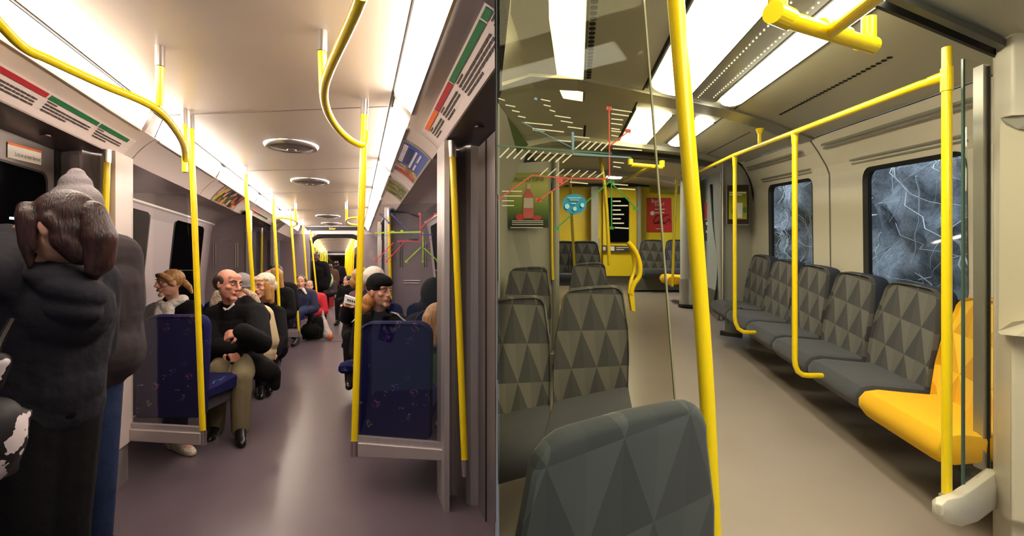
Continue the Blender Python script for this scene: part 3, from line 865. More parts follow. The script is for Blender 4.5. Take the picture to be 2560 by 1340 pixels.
place_seat(-1.195, 5.12, False, 'blue seat under the person in a beige coat')
place_seat(-1.195, 6.30, True, 'blue seat under the girl in a white knitted hat')
place_seat(.226, 2.98, False, 'blue patterned seat seen from behind, beside the large right pole')
cut_divider(place_seat(.70, 2.98, False, 'blue seat partly hidden by the right metal pillar'), False)
place_seat(.226, 4.72, True, 'blue seat under the man in a black beanie')
place_seat(.226+.47, 4.72, True, 'blue seat facing the camera behind the right glass, under the dark hood')
place_seat(.66, 3.85, False, 'blue seat back behind the blond child on the right')
place_seat(-1.20, 8.33, False, 'small distant blue seat back on the left behind the base beam')
place_seat(-1.20, 9.75, True, 'distant blue seat under the person with a white collar')
place_seat(-.0+.22, 6.0, True, 'blue seat under the white-haired person on the right')
# ================================================================ NIGHT CARRIAGE: passengers
M['coat_black'] = mat('black_coat_cloth', (13, 12, 14), .9, bump=1.2, bscale=11, spec=.2)
M['coat_dark'] = mat('charcoal_jacket_cloth', (40, 39, 46), .9, bump=1.6, bscale=9, spec=.2)
M['coat_grey'] = mat('dark_grey_jacket_cloth', (56, 49, 52), .85, bump=1.2, bscale=7, spec=.25)
M['beige'] = mat('beige_coat_cloth', (196, 176, 138), .85, bump=.7, bscale=14)
M['khaki'] = mat('khaki_cotton', (112, 102, 76), .85, bump=2.2, bscale=7, spec=.2)
M['jeans'] = mat('blue_denim', (38, 50, 82), .85, noise=.3, nscale=6, bump=1.5, bscale=9, spec=.2)
M['leather'] = mat('black_leather', (20, 18, 18), .35)
M['skin'] = mat('fair_skin', (214, 158, 132), .5, noise=.05, nscale=30)
M['skin_r'] = mat('ruddy_skin', (204, 140, 116), .5, noise=.08, nscale=30)
M['skin_d'] = mat('dark_skin', (88, 56, 42), .5)
M['lip'] = mat('lip_pink', (176, 96, 86), .45)
M['eye_w'] = mat('eye_white', (216, 208, 200), .3)
M['eye_i'] = mat('eye_iris', (44, 40, 44), .2)
M['fur'] = mat('pale_fur', (196, 174, 150), 1.0, noise=.3, nscale=60, bump=3, bscale=70)
M['knit_white'] = mat('cream_knit', (226, 212, 188), .95, bump=2, bscale=60)
M['knit_grey'] = mat('grey_knit', (138, 130, 134), .95, bump=.6, bscale=120)
M['scarf'] = mat('white_scarf_cloth', (232, 224, 214), .9, noise=.1, nscale=40, bump=2, bscale=34)
def hair_mat(n, c, c2): return mat(n, c, .42, noise=1, nscale=26, col2=c2, stretch=(3, 3, .5), bump=.5, bscale=60)
M['h_brown'] = hair_mat('dark_brown_hair', (26, 13, 12), (70, 36, 30))
M['h_short'] = hair_mat('short_dark_hair', (44, 30, 24), (66, 48, 40))
M['h_blond'] = hair_mat('dark_blond_hair', (140, 96, 50), (196, 148, 90))
M['h_red'] = hair_mat('auburn_curly_hair', (150, 88, 38), (206, 142, 76))
M['h_white'] = hair_mat('white_hair', (214, 196, 180), (240, 226, 212))
M['h_black'] = hair_mat('black_hair', (16, 13, 14), (30, 26, 28))

def T(H, p): return H@Vector(p)
def hp(H, s, lst):
    """head-local primitives to person space"""
    R = H.to_3x3().normalized(); out = []
    for q in lst:
        if q[0] == 'c': out.append(('c', T(H, q[1]), q[2]*s, T(H, q[3]), q[4]*s))
        else:
            rot = R@q[3] if len(q) > 3 else R
            out.append(('e', T(H, q[1]), tuple(v*s for v in q[2]), rot))
    return out
def headmat(c, yaw, pitch, roll, s):
    return Matrix.Translation(c)@Matrix.Rotation(yaw, 4, 'Z')@Matrix.Rotation(pitch, 4, 'X')@Matrix.Rotation(roll, 4, 'Y')@Matrix.Scale(s, 4)
FACE = [('e', (0, .018, .030), (.077, .096, .088)), ('e', (0, -.012, -.030), (.064, .080, .070)), ('e', (0, -.030, -.070), (.046, .052, .040)),
        ('c', (-.012, -.078, -.098), .018, (.012, -.078, -.098), .018), ('c', (0, -.092, .022), .009, (0, -.113, -.020), .012),
        ('c', (-.012, -.100, -.026), .009, (.012, -.100, -.026), .009), ('c', (-.046, -.070, .036), .012, (-.012, -.086, .034), .011),
        ('c', (.046, -.070, .036), .012, (.012, -.086, .034), .011), ('e', (-.042, -.058, -.014), (.026, .026, .020)), ('e', (.042, -.058, -.014), (.026, .026, .020)),
        ('c', (-.016, -.087, -.054), .012, (.016, -.087, -.054), .012), ('e', (0, -.060, .062), (.055, .030, .035)),
        ('e', (-.078, .006, -.004), (.009, .020, .030)), ('e', (.078, .006, -.004), (.009, .020, .030)), ('c', (-.082, .010, .014), .007, (-.078, .0, -.026), .007), ('c', (.082, .010, .014), .007, (.078, .0, -.026), .007)]
def hand(w, d, n, curl=1.0, side=1, s=1.0):
    """palm, four fingers and a thumb. w wrist, d direction, n palm normal (fingers curl towards it)"""
    d = Vector(d).normalized(); n = Vector(n); n = (n-d*n.dot(d)).normalized(); x = d.cross(n)*side
    P = []; w = Vector(w)
    for k in range(4): P.append(('c', w+d*.015*s+x*(k-1.5)*.010*s, .015*s, w+d*.08*s+x*(k-1.5)*.020*s, .013*s))
    for k, L in enumerate((.036, .041, .038, .030)):
        a = w+d*.088*s+x*(k-1.5)*.021*s; dd = d; q = a; r = .0098*s
        for j in range(3):
            ang = curl*(.75+.35*j); v = (d*cos(ang*(j+.6)*.8)+n*sin(ang*(j+.6)*.8)).normalized()
            e = q+v*L*s*(1-.22*j); P.append(('c', q, r, e, r*.92)); q = e; r *= .92
    a = w+d*.025*s-x*.028*s
    b = a+(d*.55-x*.75+n*.3).normalized()*.045*s; c = b+(d*.8+n*.5*curl+x*.2).normalized()*.036*s
    P += [('c', a, .014*s, b, .0115*s), ('c', b, .0115*s, c, .0095*s)]
    return P
def torso_prims(J, i, low=True):
    sl, sr, pe = J['sL'], J['sR'], J['pel']; a = (sr-sl).normalized(); m = (sl+sr)/2; w = (sr-sl).length/.36
    ch = m.lerp(pe, .28); mid = m.lerp(pe, .62)
    P = [('c', sl+a*.03, .068+i, sr-a*.03, .068+i), ('c', J['neck'], .055+i, m, .09+i), ('c', ch-a*.085*w, .108+i, ch+a*.085*w, .108+i), ('c', mid-a*.07*w, .108+i, mid+a*.07*w, .108+i), ('c', ch, .12+i, mid, .12+i),
         ('c', ch-a*.07*w, .11+i, mid-a*.07*w, .105+i), ('c', ch+a*.07*w, .11+i, mid+a*.07*w, .105+i)]
    if low: P += [('c', pe-a*.07*w, .115+i, pe+a*.07*w, .115+i), ('c', mid-a*.06*w, .105+i, pe-a*.07*w, .11+i), ('c', mid+a*.06*w, .105+i, pe+a*.07*w, .11+i), ('c', mid, .11+i, pe, .12+i)]
    return P
def arm_prims(J, i, s, cuff=.96):
    S, E, Wt = J['s'+s], J['e'+s], J['w'+s]
    return [('c', S, .058+i, E, .045+i), ('c', E, .045+i, E.lerp(Wt, cuff), .034+i)]
def leg_prims(J, i, s, hem=1.0):
    return [('c', J['h'+s], .083+i, J['k'+s], .056+i), ('c', J['k'+s], .056+i, J['k'+s].lerp(J['a'+s], hem), .042+i)]
def shoe_prims(J, s, g=1.0):
    a, t = J['a'+s], J['t'+s]; f = (t-a); f.z = 0; f = f.normalized() if f.length > 1e-4 else Vector((0, -1, 0))
    z = t.z
    heel = Vector((a.x, a.y, z))-f*.045
    return [('c', heel, .034*g, heel+f*.10, .036*g), ('c', heel+f*.10, .036*g, heel+f*.20, .038*g), ('c', heel+f*.20, .038*g, heel+f*.235, .030*g), ('c', Vector((a.x, a.y, z+.01)), .042*g, a+Vector((0, 0, .02)), .044*g), ('c', a, .045*g, heel+f*.17+Vector((0, 0, .01)), .037*g)]
def person(label, root, px, head=(0, 0, 0), skin='skin', hs=1.0, vox=.007, hair=None, jacket=None, jth=.02, trousers=None, shoes='leather', face=True, hands=('L', 'R'), curl=1.0, hdir=None, group=None, extra=None, legs=True, brow=None, cat='person', tth=.008, cuff=.93, sshoe=1.0):
    """px: joints as world points"""
    r = thing('person', label, cat, root, group=group)
    J = {k: Vector(v)-Vector(root) for k, v in px.items()}
    H = headmat(J['head'], head[0], head[1], head[2], hs)
    P = hp(H, hs, FACE if face else FACE[:4]+FACE[12:])
    P += [('c', J['neck'], .052, T(H, (0, .012, -.05)), .05)]
    P += torso_prims(J, -.012)
    for s in 'LR':
        P += arm_prims(J, -.006, s, 1.0)
        if s in hands:
            d, n, sd = (hdir or {}).get(s, ((J['w'+s]-J['e'+s]).normalized(), Vector((0, 0, -1)), 1 if s == 'L' else -1))
            P += hand(J['w'+s], d, n, curl, sd)
        if legs:
            P += leg_prims(J, -.008, s, 1.0); P += [('c', J['a'+s], .036, J['t'+s]+Vector((0, 0, .005)), .026)]
    blob('body', P, vox, M[skin], r, smooth=2, raw=True)
    if jacket:
        Q = torso_prims(J, jth)+arm_prims(J, jth, 'L', cuff)+arm_prims(J, jth, 'R', cuff)+[('c', J['neck']-Vector((0, 0, .02)), .075, J['neck']+Vector((0, 0, .015)), .072)]
        if extra and 'jacket' in extra: Q += extra['jacket'](J, H)
        blob('jacket', Q, max(vox, .009), M[jacket], r, smooth=4, raw=True)
    if trousers and legs:
        pr_ = .118 if J['pel'].z < .75 else .10
        Q = [('c', J['pel']-Vector((.06, 0, 0)), pr_, J['pel']+Vector((.06, 0, 0)), pr_)]+leg_prims(J, tth, 'L')+leg_prims(J, tth, 'R')
        blob('trousers', Q, max(vox, .010), M[trousers], r, smooth=4, raw=True)
        blob('shoe', shoe_prims(J, 'L', sshoe), max(vox, .008), M[shoes], r, smooth=3, raw=True); blob('shoe', shoe_prims(J, 'R', sshoe), max(vox, .008), M[shoes], r, smooth=3, raw=True)
    if hair:
        for nm, m, lst in hair:
            o = blob(nm, hp(H, hs, lst), max(vox*.9, .006), M[m], r, smooth=3, raw=True)
    if extra:
        for k, v in extra.items():
            if k == 'jacket': continue
            m, fn = v; blob(k, fn(J, H), max(vox, .008), M[m], r, smooth=3, raw=True)
    if face and vox < .009:
        for s in (-1, 1):
            mb = MB(); R = H.to_3x3().normalized()
            mb.sphere(T(H, (s*.031, -.0815, .012)), tuple(v*hs for v in (.0125, .008, .0068)), 12, 8, R); e = mb.build('eye', M['eye_w'], r, smooth=True, raw=True)
            mb = MB(); mb.sphere(T(H, (s*.031+.002, -.0875, .012)), tuple(v*hs for v in (.0052, .004, .0052)), 10, 6, R); mb.build('iris', M['eye_i'], e, smooth=True, raw=True)
            mb = MB(); mb.tube([T(H, q) for q in ((s*.046, -.078, .014), (s*.038, -.088, .020), (s*.026, -.091, .0195), (s*.017, -.087, .012))], .0026*hs, 6); mb.build('eyelid', M[skin], e, smooth=True, raw=True)
            mb = MB(); mb.tube([T(H, q) for q in ((s*.050, -.078, .037), (s*.038, -.092, .043), (s*.022, -.097, .040), (s*.013, -.098, .037))], [.003*hs, .0046*hs, .0046*hs, .0036*hs], 8); mb.build('eyebrow', M[brow or 'h_short'], r, smooth=True, raw=True)
        mb = MB(); mb.tube([T(H, q) for q in ((-.025, -.091, -.0575), (-.010, -.1, -.052), (0, -.1015, -.053), (.010, -.1, -.052), (.025, -.091, -.0575))], [.002, .0046, .0042, .0046, .002], 8)
        mb.tube([T(H, q) for q in ((-.022, -.092, -.055), (-.010, -.099, -.060), (0, -.1005, -.062), (.010, -.099, -.060), (.022, -.092, -.055))], [.002, .0052, .0058, .0052, .002], 8)
        mb.build('lips', M['lip'], r, smooth=True, raw=True)
    return r
def JJ(**k): return {a: W(*b) for a, b in k.items()}
Rx = lambda a: Matrix.Rotation(a, 3, 'X')
Rz = lambda a: Matrix.Rotation(a, 3, 'Z')
Ry = lambda a: Matrix.Rotation(a, 3, 'Y')

# 1. seated man in a black coat
man = person('seated balding man in a black fur-hooded coat and khaki trousers', W(595, 1052, 4.35),
    JJ(head=(571, 712, 4.22), neck=(580, 768, 4.34), sL=(538, 792, 4.36), sR=(640, 788, 4.34), eL=(540, 868, 4.20), eR=(652, 858, 4.12), wL=(574, 876, 4.14), wR=(604, 830, 3.92),
       pel=(592, 905, 4.38), hL=(566, 908, 4.36), hR=(615, 908, 4.32), kL=(543, 930, 3.95), kR=(603, 945, 3.88), aL=(540, 1068, 4.0), aR=(601, 1072, 3.84), tL=(531, 1092, 3.90), tR=(604, 1108, 3.70)),
    head=(1.22, .12, .10), skin='skin_r', hs=1.05, vox=.006, jacket='coat_black', jth=.040, trousers='khaki', tth=.022, curl=1.75,
    hdir={'R': (Vector((-.85, -.3, -.15)), Vector((0, .6, -.6)), -1), 'L': (Vector((.6, -.4, -.4)), Vector((0, 0, -1)), 1)},
    hair=[('hair', 'h_short', [('e', (0, .060, .018), (.080, .066, .078)), ('e', (-.066, .02, .026), (.020, .045, .040)), ('e', (.066, .02, .026), (.020, .045, .040)), ('c', (-.078, -.008, .018), .007, (-.079, -.006, -.006), .006), ('c', (.078, -.008, .018), .007, (.079, -.006, -.006), .006)])],
    extra={'jacket': lambda J, H: [('c', J['sR']+Vector((-.02, .06, .06)), .06, J['sR']+Vector((.02, .04, -.02)), .08), ('c', J['neck']+Vector((-.09, .03, .0)), .055, J['sL'], .06), ('c', J['neck']+Vector((.10, .05, .03)), .07, J['sR']+Vector((-.04, .02, .04)), .075),
                                     ('c', J['pel']+Vector((.12, -.05, .0)), .12, J['kR']+Vector((.09, .24, .0)), .085), ('c', J['kR']+Vector((.12, .27, -.02)), .055, J['kR']+Vector((.13, .27, -.12)), .04), ('c', J['pel']+Vector((-.08, -.10, .05)), .13, J['kL']+Vector((.0, .22, .05)), .085)],
           'fur_trim': ('fur', lambda J, H: [('c', J['neck']+Vector((-.145, .05, .10)), .042, J['neck']+Vector((-.155, .03, .02)), .046), ('c', J['neck']+Vector((-.155, .03, .02)), .044, J['neck']+Vector((-.165, .02, -.06)), .03)]), 'fur_edge': ('fur', lambda J, H: [('c', J['neck']+Vector((.08, .06, .135)), .022, J['neck']+Vector((.16, .05, .09)), .028), ('c', J['neck']+Vector((.16, .05, .09)), .028, J['neck']+Vector((.20, .05, .02)), .024)]),
           'shirt_collar': ('scarf', lambda J, H: [('c', J['neck']+Vector((-.045, -.062, .02)), .014, J['neck']+Vector((.0, -.095, -.015)), .012), ('c', J['neck']+Vector((.05, -.07, .03)), .012, J['neck']+Vector((.02, -.095, -.012)), .011)])})
# 2. woman with a white scarf
person('seated fair-haired woman in black with a bulky white scarf, looking left', W(432, 1020, 4.75),
    JJ(head=(424, 708, 4.50), neck=(432, 757, 4.60), sL=(386, 782, 4.62), sR=(478, 776, 4.62), eL=(384, 840, 4.5), eR=(486, 840, 4.5), wL=(415, 870, 4.3), wR=(455, 870, 4.3),
       pel=(432, 890, 4.70), hL=(415, 890, 4.68), hR=(450, 890, 4.68), kL=(432, 905, 4.15), kR=(458, 908, 4.05), aL=(425, 1080, 3.8), aR=(446, 1098, 3.62), tL=(428, 1108, 3.7), tR=(478, 1130, 3.52)),
    head=(-.62, .05, -.06), hs=.98, vox=.006, jacket='coat_black', jth=.03, trousers='jeans', shoes='knit_white', brow='h_blond', curl=1.2,
    hair=[('hair', 'h_blond', [('e', (0, .030, .040), (.088, .098, .086)), ('c', (.040, -.066, .068), .028, (.075, -.030, .030), .026), ('c', (-.040, -.066, .068), .024, (-.072, -.030, .036), .020), ('c', (.070, -.040, .050), .022, (.080, -.020, -.010), .012), ('c', (.04, -.075, .075), .02, (-.04, -.075, .078), .018)]),
          ('ponytail', 'h_blond', [('c', (.03, .105, .0), .030, (.06, .13, -.045), .026), ('c', (.06, .13, -.045), .024, (.085, .14, -.10), .012)])],
    extra={'scarf': ('scarf', lambda J, H: [('c', J['neck']+Vector((-.07, -.05, -.01)), .042, J['neck']+Vector((.0, -.10, -.035)), .042), ('c', J['neck']+Vector((.0, -.10, -.035)), .040, J['neck']+Vector((.085, -.03, .03)), .045), ('c', J['neck']+Vector((.085, -.03, .03)), .045, J['neck']+Vector((.06, .06, .03)), .04), ('c', J['neck']+Vector((-.07, -.05, -.01)), .04, J['neck']+Vector((-.05, .05, .02)), .04),
                                              ('c', J['neck']+Vector((-.04, -.10, -.06)), .045, J['neck']+Vector((-.05, -.15, -.30)), .042), ('c', J['neck']+Vector((.035, -.10, -.06)), .042, J['neck']+Vector((.03, -.155, -.30)), .042)])})
# 3. girl in a white knitted hat
person('girl in a cream knitted hat and black coat seated beyond the man', W(668, 985, 5.75),
    JJ(head=(658, 716, 5.42), neck=(668, 760, 5.55), sL=(636, 785, 5.6), sR=(694, 785, 5.58), eL=(640, 850, 5.4), eR=(702, 850, 5.4), wL=(655, 880, 5.2), wR=(680, 880, 5.2),
       pel=(675, 870, 5.65), hL=(662, 875, 5.6), hR=(685, 875, 5.6), kL=(652, 880, 5.25), kR=(680, 882, 5.25), aL=(652, 970, 5.20), aR=(677, 955, 5.30), tL=(652, 988, 5.10), tR=(676, 970, 5.24)),
    head=(-.32, .12, 0), vox=.007, jacket='coat_black', jth=.03, trousers='coat_black', brow='h_short', curl=1.2,
    hair=[('hair', 'h_blond', [('c', (.070, -.02, .03), .030, (.078, -.03, -.12), .026), ('c', (-.070, -.02, .03), .028, (-.075, -.02, -.12), .024), ('c', (.07, .03, -.02), .035, (.07, .02, -.16), .03), ('e', (0, -.06, .072), (.06, .03, .02))]),
          ('knitted_hat', 'knit_white', [('e', (0, .040, .065), (.098, .098, .078)), ('e', (.02, .09, .0), (.075, .05, .07)), ('c', (-.07, -.02, .085), .024, (.07, -.02, .085), .024)])])
# 4. person in a beige coat, seen from behind
person('person in a grey beanie and beige coat behind the man, back turned', W(612, 985, 5.0),
    JJ(head=(606, 716, 5.02), neck=(612, 765, 4.98), sL=(575, 792, 4.98), sR=(655, 790, 4.98), eL=(568, 850, 5.05), eR=(672, 852, 4.98), wL=(585, 885, 5.3), wR=(662, 885, 5.2),
       pel=(630, 880, 4.98), hL=(605, 885, 5.0), hR=(645, 885, 5.0), kL=(612, 890, 5.35), kR=(652, 890, 5.35), aL=(618, 980, 5.3), aR=(655, 980, 5.3), tL=(620, 985, 5.42), tR=(655, 985, 5.42)),
    head=(pi+.2, 0, 0), vox=.009, jacket='beige', jth=.05, trousers='beige', face=False, hair=[('beanie', 'knit_grey', [('e', (0, .012, .050), (.092, .108, .085)), ('e', (0, .012, .0), (.090, .106, .03))])])
# 5. man in a black beanie and striped tracksuit
def stripes(J, H):
    out = []
    for k in (-.024, 0, .024):
        out += [('c', J['neck']+Vector((.10, -.045+k, .010)), .006, J['sR']+Vector((.005, -.05+k, .078)), .006), ('c', J['sR']+Vector((.005, -.05+k, .078)), .006, J['sR']+Vector((.078+k*.2, -.045+k, .015)), .006),
                ('c', J['sR']+Vector((.078+k*.4, -.04+k*.9, .015)), .006, J['eR']+Vector((.066+k*.6, -.045+k*.8, .0)), .006),
                ('c', J['neck']+Vector((-.10, -.045+k, .010)), .006, J['sL']+Vector((.0, -.05+k, .078)), .006), ('c', J['sL']+Vector((-.005, -.05+k, .078)), .006, J['sL']+Vector((-.078, -.04+k, .01)), .006)]
    return out
g = person('seated person in a black beanie and black striped track jacket, right side', W(950, 1045, 4.35),
    JJ(head=(950, 730, 4.12), neck=(950, 782, 4.22), sL=(908, 808, 4.25), sR=(996, 808, 4.25), eL=(893, 880, 4.15), eR=(1012, 880, 4.15), wL=(925, 905, 3.9), wR=(980, 905, 3.9),
       pel=(950, 915, 4.38), hL=(930, 915, 4.36), hR=(972, 915, 4.36), kL=(922, 930, 3.95), kR=(975, 930, 3.95), aL=(925, 1060, 3.9), aR=(975, 1060, 3.9), tL=(925, 1085, 3.8), tR=(975, 1085, 3.8)),
    head=(.98, .02, 0), skin='skin', hs=1.0, vox=.006, jacket='coat_black', jth=.022, trousers='coat_black', brow='h_red',
    hair=[('hair', 'h_red', [('e', (-.075, .05, -.075), (.045, .055, .060)), ('e', (-.09, .06, -.12), (.040, .05, .045)), ('e', (-.05, .09, -.11), (.05, .04, .06)), ('e', (.085, .04, -.095), (.042, .05, .055)), ('e', (.10, .05, -.13), (.032, .04, .035)), ('e', (0, .09, -.06), (.08, .04, .06))]),
          ('beanie', 'coat_black', [('e', (0, .020, .062), (.090, .106, .092)), ('e', (0, -.012, .078), (.086, .092, .062)), ('c', (-.062, -.045, .070), .026, (-.03, -.074, .074), .022), ('c', (.062, -.045, .070), .026, (.03, -.074, .074), .022), ('c', (-.03, -.074, .074), .022, (.03, -.074, .074), .022), ('e', (0, .022, .030), (.090, .100, .036))])],
    extra={'stripe': ('scarf', stripes), 'chest_logo': ('scarf', lambda J, H: [('c', J['neck']+Vector((.10, -.165, -.155)), .006, J['neck']+Vector((.135, -.16, -.155)), .006), ('c', J['neck']+Vector((.108, -.165, -.148)), .005, J['neck']+Vector((.127, -.16, -.148)), .005), ('c', J['neck']+Vector((.117, -.165, -.14)), .005, J['neck']+Vector((.119, -.16, -.137)), .004)])})
# 6. hooded person behind the right glass
person('dark hooded figure with back turned behind the right glass', Vector(Ah(1072, 4.0, 0)),
    JJ(head=(1086, 736, 4.02), neck=(1082, 785, 4.0), sL=(1042, 812, 4.0), sR=(1112, 812, 4.0), eL=(1032, 880, 4.0), eR=(1120, 880, 4.0), wL=(1050, 900, 4.2), wR=(1105, 900, 4.2),
       pel=(1075, 920, 4.0), hL=(1055, 920, 4.0), hR=(1095, 920, 4.0), kL=(1060, 925, 4.35), kR=(1095, 925, 4.35), aL=(1062, 1040, 4.3), aR=(1095, 1040, 4.3), tL=(1062, 1050, 4.42), tR=(1095, 1050, 4.42)),
    head=(pi, 0, 0), vox=.010, jacket='coat_black', jth=.035, trousers='coat_black', face=False, hair=[('hood', 'coat_black', [('e', (0, .02, .01), (.105, .12, .125)), ('c', (-.05, .03, -.10), .08, (.05, .03, -.10), .08)])])
# 7. child with long fair hair, green jacket and striped sleeve
cd = person('child with long fair hair in a green jacket, cut off by the pillar', Vector(Ah(1100, 3.45, 0)),
    JJ(head=(1100, 800, 3.42), neck=(1102, 850, 3.46), sL=(1082, 880, 3.46), sR=(1128, 880, 3.46), eL=(1078, 930, 3.44), eR=(1140, 930, 3.46), wL=(1090, 950, 3.62), wR=(1125, 950, 3.62),
       pel=(1105, 970, 3.48), hL=(1095, 970, 3.5), hR=(1118, 970, 3.5), kL=(1096, 975, 3.75), kR=(1118, 975, 3.75), aL=(1098, 1060, 3.75), aR=(1118, 1060, 3.75), tL=(1098, 1075, 3.82), tR=(1118, 1075, 3.82)),
    head=(pi-.9, .2, 0), hs=.92, vox=.009, jacket=None, trousers='jeans', face=False,
    hair=[('hair', 'h_blond', [('e', (0, .02, .03), (.090, .108, .098)), ('c', (0, .06, 0), .080, (-.01, .07, -.16), .060), ('c', (-.05, .03, 0), .05, (-.06, .05, -.17), .035), ('c', (.05, .03, 0), .05, (.05, .05, -.15), .04)])],
    extra={'sleeve': ('stripe_knit', lambda J, H: arm_prims(J, .012, 'L')), 'green_jacket': ('green_cloth', lambda J, H: torso_prims(J, .0)+arm_prims(J, .02, 'R'))}) if False else None
sk2 = mat('striped_knit', (200, 90, 110), .9); t = NT(sk2); b = t.n['Principled BSDF']; tc = t.new('ShaderNodeTexCoord'); sp = t.new('ShaderNodeSeparateXYZ'); t.l.new(tc.outputs['Object'], sp.inputs[0])
fz = t.math('MULTIPLY', sp.outputs[2], 38.0); fz = t.math('SUBTRACT', fz, t.math('FLOOR', fz)); r_ = t.new('ShaderNodeValToRGB'); r_.color_ramp.interpolation = 'CONSTANT'; e = r_.color_ramp.elements
e[0].color = lin((206, 92, 118)); e[1].position = .4; e[1].color = lin((214, 204, 196)); x = e.new(.6); x.color = lin((60, 60, 64)); x = e.new(.8); x.color = lin((214, 204, 196)); t.l.new(fz, r_.inputs[0]); t.l.new(r_.outputs[0], b.inputs['Base Color'])
M['stripe_knit'] = sk2; M['green_cloth'] = mat('green_cloth', (62, 84, 30), .9, bump=.5, bscale=20)
cd = person('child with long fair hair and striped sleeve, cut off by the pillar', Vector(Ah(1096, 3.45, 0)),
    JJ(head=(1100, 800, 3.50), neck=(1102, 846, 3.54), sL=(1084, 868, 3.54), sR=(1122, 868, 3.54), eL=(1080, 915, 3.52), eR=(1130, 920, 3.54), wL=(1086, 940, 3.66), wR=(1116, 945, 3.66),
       pel=(1102, 960, 3.56), hL=(1094, 960, 3.58), hR=(1112, 960, 3.58), kL=(1094, 962, 3.80), kR=(1112, 962, 3.80), aL=(1096, 1040, 3.80), aR=(1112, 1040, 3.80), tL=(1096, 1052, 3.88), tR=(1112, 1052, 3.88)),
    head=(pi-.9, .2, 0), hs=.92, vox=.009, jacket=None, trousers='jeans', face=False,
    hair=[('hair', 'h_blond', [('e', (0, .02, .03), (.090, .108, .098)), ('c', (0, .06, 0), .080, (-.01, .07, -.16), .060), ('c', (-.05, .03, 0), .05, (-.06, .05, -.17), .035), ('c', (.05, .03, 0), .05, (.05, .05, -.15), .04)])],
    extra={'striped_sleeve': ('stripe_knit', lambda J, H: arm_prims(J, .016, 'L')), 'green_vest': ('green_cloth', lambda J, H: torso_prims(J, .0)+arm_prims(J, .02, 'R'))})
# 8-9. curly-haired reader and white-haired passenger
rd_ = person('curly-haired passenger in dark clothes holding a newspaper behind the pole', Vector(Ah(888, 6.0, 0)),
    JJ(head=(903, 700, 5.75), neck=(900, 738, 5.85), sL=(880, 760, 5.85), sR=(922, 760, 5.9), eL=(866, 792, 5.6), eR=(925, 800, 5.6), wL=(868, 765, 5.3), wR=(892, 770, 5.3),
       pel=(895, 832, 5.9), hL=(884, 835, 5.85), hR=(906, 835, 5.85), kL=(872, 842, 5.3), kR=(902, 842, 5.3), aL=(875, 955, 5.25), aR=(900, 955, 5.25), tL=(873, 965, 5.12), tR=(900, 965, 5.12)),
    head=(.3, .2, 0), vox=.010, skin='skin', jacket='coat_dark', jth=.035, trousers='coat_black',
    hair=[('hair', 'h_blond', [('e', (0, .03, .04), (.105, .10, .10)), ('e', (-.08, .02, -.03), (.045, .06, .07)), ('e', (.08, .02, -.03), (.045, .06, .07))])],
    extra={'scarf': ('mauve_scarf', lambda J, H: [('c', J['neck']+Vector((-.06, -.06, 0)), .05, J['neck']+Vector((.07, -.06, 0)), .05), ('c', J['neck']+Vector((.0, -.1, -.05)), .05, J['neck']+Vector((.02, -.12, -.2)), .05)])}) if M.update({'mauve_scarf': mat('mauve_scarf_cloth', (110, 74, 92), .9)}) is None else None
person('white-haired passenger seated behind the person in the black beanie', Vector(Ah(942, 5.2, 0)),
    JJ(head=(938, 700, 5.15), neck=(942, 742, 5.2), sL=(915, 768, 5.2), sR=(965, 768, 5.2), eL=(908, 820, 5.2), eR=(972, 820, 5.2), wL=(925, 840, 5.4), wR=(955, 840, 5.4),
       pel=(942, 850, 5.2), hL=(930, 850, 5.2), hR=(954, 850, 5.2), kL=(930, 852, 5.6), kR=(954, 852, 5.6), aL=(930, 950, 5.6), aR=(954, 950, 5.6), tL=(930, 962, 5.7), tR=(954, 962, 5.7)),
    head=(pi-.4, 0, 0), vox=.010, jacket='coat_dark', trousers='coat_black', face=False, hair=[('hair', 'h_white', [('e', (0, .02, .035), (.105, .118, .105)), ('e', (.05, .06, .02), (.06, .06, .06)), ('e', (-.05, .06, .02), (.06, .06, .06))])])
news = thing('newspaper', 'folded newspaper held out over the aisle behind the large right pole', 'newspaper', W(880, 770, 5.15))
MB().loft([[W(862, 738, 5.12), W(905, 752, 5.2), W(904, 768, 5.2), W(859, 757, 5.12)], [W(864, 736, 5.22), W(906, 750, 5.3), W(905, 767, 5.3), W(861, 757, 5.22)]]).build('sheet', M['white'], news)
q = MB()
for k in range(6): q.prism([W(868+k*5.5, 747+k*1.5, 5.11), W(872+k*5.5, 748+k*1.5, 5.11), W(872+k*5.5, 754+k*1.5, 5.11), W(868+k*5.5, 753+k*1.5, 5.11)], (0, .004, 0))
q.build('print', CR['ink'], news)
